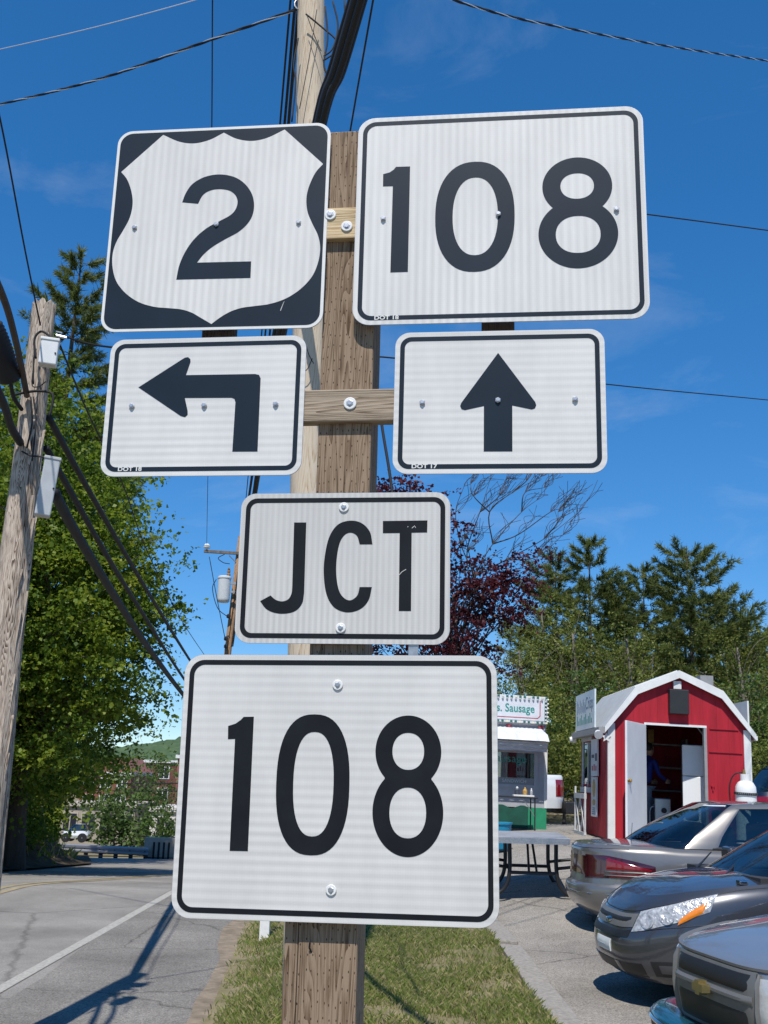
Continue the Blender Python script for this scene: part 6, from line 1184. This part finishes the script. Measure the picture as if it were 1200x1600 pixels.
for i, (px, py, Yp, rx, rz) in enumerate(((42, 1225, 28, 0.9, 0.9), (5, 1235, 26, 1.1, 0.9), (78, 1180, 33, 0.8, 0.7))):
    g_ = gnd(at(px, 1290, Yp)); c = at(px, py, Yp)
    broad_tree('bush', ['dark green bush on the bank under the maple', 'dark green bush beside the foot of the weathered pole', 'dark green bush at the end of the bank'][i], g_, c, [(tuple(c), (rx, rx, rz)), (tuple(c + Vector((0.3, 0, -rz))), (rx, rx, rz * .6))], 120, 30, 0.4, 0.11, 'maple', 'bark', r0=0.06, nlimb=6, twigs=20, group='bushes on the bank')
# purple-leaved tree with bare branches behind the signs
b0 = at(700, 1230, 27.0); Y = 27.0
bare = []
for path in ([(720, 960), (742, 900), (770, 850), (815, 800), (838, 782)], [(742, 900), (790, 875), (850, 842), (905, 800)], [(770, 850), (765, 800), (800, 770), (845, 745)], [(735, 920), (730, 860), (750, 800), (765, 752)], [(790, 875), (840, 870), (880, 835)], [(815, 800), (820, 770), (850, 762)], [(765, 800), (740, 775), (735, 755)], [(742, 900), (720, 850), (712, 800), (725, 760)], [(800, 770), (822, 752), (835, 735)], [(770, 850), (810, 835), (860, 800), (880, 795)], [(850, 842), (870, 818), (872, 800)], [(750, 800), (780, 775), (790, 750)]):
    bare.append(([A_(x, y, Y + random.uniform(-0.6, 0.6) * (i > 0)) for i, (x, y) in enumerate(path)], 0.020))
    for _ in range(16):
        i = random.randrange(1, len(path)); x, y = path[i]; bare.append(([A_(x, y, Y), A_(x + random.uniform(2, 14), y - random.uniform(6, 16), Y), A_(x + random.uniform(10, 26), y - random.uniform(18, 30), Y), A_(x + random.uniform(12, 52), y - random.uniform(24, 52), Y + random.uniform(-.5, .5))], 0.007))
broad_tree('purple_leaf_tree', 'purple-leaved tree with bare twigs behind the JCT sign', gnd(b0), at(715, 930, Y),
           [(A_(730, 910, Y), (1.1, 1.3, 0.75)), (A_(770, 930, Y), (0.85, 1.2, 0.75)), (A_(715, 985, Y), (1.1, 1.3, 0.8)), (A_(800, 885, Y), (0.9, 0.9, 0.3)), (A_(815, 925, Y), (0.7, 0.9, 0.4)), (A_(845, 870, Y), (0.5, 0.6, 0.2)), (A_(800, 960, Y), (0.6, 0.8, 0.3)), (A_(690, 830, Y), (0.9, 1.0, 0.9)), (A_(650, 765, Y), (0.9, 0.9, 0.28)), (A_(600, 765, Y), (0.45, 0.6, 0.2)), (A_(740, 1040, Y), (0.9, 1, 0.5)), (A_(620, 1000, Y), (1.3, 1.3, 0.8)), (A_(600, 880, Y), (0.8, 1.3, 1.5))],
           400, 34, 0.34, 0.10, 'purple', 'bark_grey', r0=0.16, nlimb=18, twigs=90, aspect=0.75, bare=bare)
# right side: pines and mixed wood behind the lot
PN = [(925, 845, 46, 4.3, 'pine with two tops left of the barn ridge'), (1092, 860, 43, 4.1, 'tall pine above the right side of the barn roof'), (1015, 885, 52, 3.2, 'pine in the gap between the two tallest pines'), (868, 862, 50, 3.4, 'pine mixed with the purple tree twigs'), (1180, 955, 48, 3.6, 'pine cut by the right edge of the picture'), (965, 930, 58, 3.2, 'farther pine behind the barn roof'), (1135, 930, 50, 3.6, 'broad pine between the barn and the right edge')]
for i, (px, py, Yp, sp, lab) in enumerate(PN):
    g_ = gnd(at(px, 1200, Yp)); pine_tree('pine_tree', lab, g_, at(px, py, Yp).z - g_.z, sp, nwh=26, tuft=0.27, dens=2.6, seedgap=0.26, lean=(random.uniform(-.2, .2), 0), group='pine trees', lo=0.2)
OL = [(815, 1065, 40, 1.9, 2.0, 'olive green tree right of the lower 108 sign'), (900, 1045, 42, 2.2, 2.4, 'olive green tree above the trailer and barn gap'), (985, 1050, 41, 2.2, 2.2, 'olive green tree behind the barn roof left slope'), (1075, 1045, 44, 2.3, 2.6, 'olive green tree behind the barn ridge'), (1160, 1065, 40, 2.0, 2.2, 'olive green tree above the barn right eave'), (1225, 1045, 42, 2.0, 2.4, 'olive green tree at the right edge'), (850, 985, 45, 1.4, 1.6, 'small olive tree under the purple twigs'), (770, 1115, 38, 1.6, 1.8, 'olive tree partly behind the lower 108 sign')]
for px, py, Yp, rx, rz, lab in OL:
    g_ = gnd(at(px, 1215, Yp)); c = at(px, py, Yp)
    broad_tree('mixed_wood_tree', lab, g_, c + Vector((0, 0, rz * 0.6)), [(tuple(c + Vector((random.uniform(-.6, .6), 0, 0))), (rx, rx, rz)), (tuple(c + Vector((rx * 0.6, 0.3, -rz * 0.8))), (rx * 0.7, rx * 0.8, rz * 0.7)), (tuple(c + Vector((-rx * 0.6, -0.2, -rz * 0.9))), (rx * 0.7, rx * 0.8, rz * 0.7)), (tuple(c + Vector((0, -0.4, -rz * 1.4))), (rx * 0.9, rx * 0.8, rz * 0.6))], 140, 40, 0.6, 0.105, 'birch', 'bark_grey', r0=0.14, nlimb=14, twigs=60, group='mixed trees behind the lot')
# low undergrowth wall behind the stands
for i, (px, py, Yp, rx, rz) in enumerate(((800, 1150, 34, 1.5, 1.2), (850, 1140, 35, 1.5, 1.5), (880, 1180, 33, 1.2, 0.9), (915, 1120, 36, 1.6, 1.6), (985, 1120, 37, 2.0, 1.9), (1075, 1130, 38, 2.0, 2.0), (1190, 1110, 33, 1.4, 1.6), (1190, 1190, 31, 1.3, 0.9), (1235, 1160, 34, 1.6, 1.6), (750, 1150, 35, 1.6, 1.3))):
    lab = ['bush behind the trailer sign', 'bush above the white pickup', 'low bush behind the white pickup bed', 'bush behind the barn roof sign', 'tall bush behind the barn left side', 'tall bush behind the barn right side', 'bush right of the barn gable', 'low bush beside the gas cylinder', 'bush cut by the right edge', 'bush hidden behind the lower 108 sign'][i]
    g_ = gnd(at(px, 1220, Yp)); c = at(px, py, Yp)
    broad_tree('bush', 'leafy green ' + lab, g_, c, [(tuple(c), (rx, rx, rz)), (tuple(c + Vector((rx * .5, 0, -rz * .7))), (rx * .8, rx, rz * .7)), (tuple(c + Vector((-rx * .5, 0, -rz * .7))), (rx * .8, rx, rz * .7))], 150, 36, 0.45, 0.10, 'birch' if i % 3 else 'shrub', 'bark', r0=0.06, nlimb=6, twigs=20, group='bushes behind the lot')

# ------------------------------------------------------------------ far left: guardrail, buildings, car, shrubs
M['brick'] = mat('mill_brick', (0.22, 0.075, 0.055), 0.85, 0, 0.2, 0.6, detail=10); M['brick_d'] = mat('mill_brick_dark', (0.15, 0.055, 0.042), 0.85, 0, 0.2, 0.6, detail=10); M['stucco'] = mat('pale_wall', (0.62, 0.58, 0.52), 0.8, 0, 0.1, 0.6); M['tan'] = mat('tan_wall', (0.34, 0.29, 0.22), 0.8, 0, 0.15, 0.5); M['concrete'] = mat('concrete_block', (0.42, 0.37, 0.30), 0.85, 0, 0.2, 4)
gr = thing('guardrail', 'steel guardrail along the outside of the road bend', 'guardrail', (0, 0, 0))
ga, gb = at(88, 1324, 44), at(232, 1331, 43.0); gc = at(-30, 1318, 45); gr.location = gb
pts = [gc - gb, ga - gb, Vector((0, 0, 0))]
prof = [(0, 0.155), (-0.04, 0.12), (-0.04, 0.07), (0.03, 0.0), (-0.04, -0.07), (-0.04, -0.12), (0, -0.155)]
mb = MB()
for p in pts: mb.v += [(p.x, p.y + a * 1.2, p.z + b) for a, b in prof]
mb.f = [(7 * i + k, 7 * i + 7 + k, 7 * i + 8 + k, 7 * i + 1 + k) for i in range(2) for k in range(6)]; mb.build('rail', 'galv', gr)
for k in range(7): p = pts[1].lerp(pts[2], k / 6 * 0.97); MB().box(p.x - 0.07, p.x + 0.07, p.y + 0.03, p.y + 0.18, p.z - 1.0, p.z + 0.12).build('post', 'bark', gr)
cbk = at(250, 1327, 43.4); cb_ = thing('concrete_barrier', 'concrete end block with slotted panel at the guardrail end', 'barrier', (cbk.x, cbk.y, cbk.z - 0.5))
MB().rbox(-0.62, 0.62, -0.15, 0.2, -0.4, 0.95, 0.02).build('block', 'concrete', cb_)
for k in range(4): MB().box(-0.26 + 0.2 * k, -0.18 + 0.2 * k, -0.165, -0.151, 0.05, 0.78).build('slot', 'dark', cb_)
def building(name, label, px0, px1, pyt, pyb, Yb, depth, m, rows, win='barn_trim', roofm='dark', wfrac=0.5, roof=0.0):
    a, b = at(px0, pyb, Yb), at(px1, pyt, Yb); W, Hh = b.x - a.x, b.z - a.z; o = thing(name, label, 'building', a)
    MB().box(0, W, 0.0, depth, -6, Hh).build('wall', m, o)
    MB().box(-0.2, W + 0.2, -0.25, depth + 0.2, Hh, Hh + 0.35).build('cornice', win, o)
    if roof: MB().prism([[(0, Hh + 0.35), (W, Hh + 0.35), (W - roof, Hh + 0.35 + roof), (roof, Hh + 0.35 + roof)]], 0.2, depth).build('roof', roofm, o)
    for r, n in enumerate(rows):
        z0 = Hh * (r + 0.28) / len(rows); h = Hh / len(rows) * 0.5
        for k in range(n):
            x0 = W * (k + 0.5) / n; w2 = W / n * wfrac / 2; f = MB().box(x0 - w2 - 0.12, x0 + w2 + 0.12, -0.08, -0.003, z0 - 0.12, z0 + h + 0.12).build('window', win, o); MB().box(x0 - w2, x0 + w2, -0.10, -0.085, z0, z0 + h).build('pane', 'navy', f); MB().box(x0 - 0.05, x0 + 0.05, -0.11, -0.101, z0, z0 + h).build('mullion', win, f)
    return o
M['roof_red'] = mat('red_roof', (0.26, 0.09, 0.07), 0.7, 0, 0.15, 0.8)
building('brick_house', 'red brick house with white trim and red roof seen under the maple', 122, 205, 1212, 1262, 120, 12, 'brick', [3, 3], roofm='roof_red', roof=1.6)
building('brick_mill', 'long dark red brick mill left of the lower 108 sign', 206, 330, 1194, 1290, 135, 20, 'brick_d', [4, 4, 4])
building('shop_building', 'low tan shop with pale sign band below the brick house', 92, 212, 1262, 1312, 105, 10, 'tan', [4], win='concrete', wfrac=0.7)
building('pale_building', 'cream walled building beside the lower 108 sign', 231, 330, 1270, 1322, 95, 10, 'stucco', [2], win='stucco')
building('brick_house', 'narrow bright brick house end at the edge of the lower 108 sign', 274, 330, 1186, 1240, 110, 8, 'roof_red', [1], roof=0.0)
q = at(98, 1314, 100); q2 = at(140, 1314, 100)
sv = thing('distant_suv', 'tiny white car parked below the tan shop', 'car', (q.x, q.y, q.z)); Ls = q2.x - q.x
sh = Shell(Ls, 0.3, [(0, 0.9), (Ls, 1.0)], [(0, 0.1, 0.1, 0.8), (0.4, 0, 0, 0.9), (1, 0.1, 0.1, 0.82)], 4, 4); sh.skin('body', 'car_white', sv, 60); sh.cap('upper', 'car_white', sv, 0.02, 60)
gh = Shell(Ls * 0.72, 0.95, [(0, 1.55), (Ls, 1.55)], [(0, 0, 0, 0.8), (0.9, 0.5, 0.2, 0.68), (1, 0.6, 0.3, 0.6)], 5, 5); ghp = bpy.data.objects.new('cabin', None); C.objects.link(ghp); ghp.parent = sv; ghp.location = (Ls * 0.2, 0, 0); glasshouse(ghp, gh, 'car_white', 'cglass', 0.02); wheels(sv, (Ls * 0.2, Ls * 0.8), 0.9, 0.36)
for i, (px, py, Yp, rx, rz, lab) in enumerate(((178, 1285, 58, 1.0, 1.5, 'slender young tree in front of the tan shop'), (212, 1270, 60, 1.6, 2.6, 'leafy young tree between the shop and the cream building'), (250, 1300, 56, 1.2, 1.3, 'sparse shrub before the cream building'), (215, 1180, 75, 2.6, 3.2, 'taller tree in front of the brick mill'), (165, 1225, 66, 1.6, 2.4, 'young tree shading the brick house'), (262, 1215, 90, 2.6, 2.8, 'tree before the dark mill by the sign edge'))):
    g_ = at(px, 1330 if Yp < 70 else 1300, Yp); c = at(px, py, Yp)
    broad_tree('young_tree', lab, g_, c, [(tuple(c), (rx, rx, rz)), (tuple(c + Vector((rx * .4, 0, -rz * .6))), (rx * .8, rx, rz * .6))], 90, 11, 0.5, 0.22, 'shrub', 'bark_grey', r0=0.06, nlimb=10, twigs=30, group='young trees beyond the bend')
# rough growth on the soil bank
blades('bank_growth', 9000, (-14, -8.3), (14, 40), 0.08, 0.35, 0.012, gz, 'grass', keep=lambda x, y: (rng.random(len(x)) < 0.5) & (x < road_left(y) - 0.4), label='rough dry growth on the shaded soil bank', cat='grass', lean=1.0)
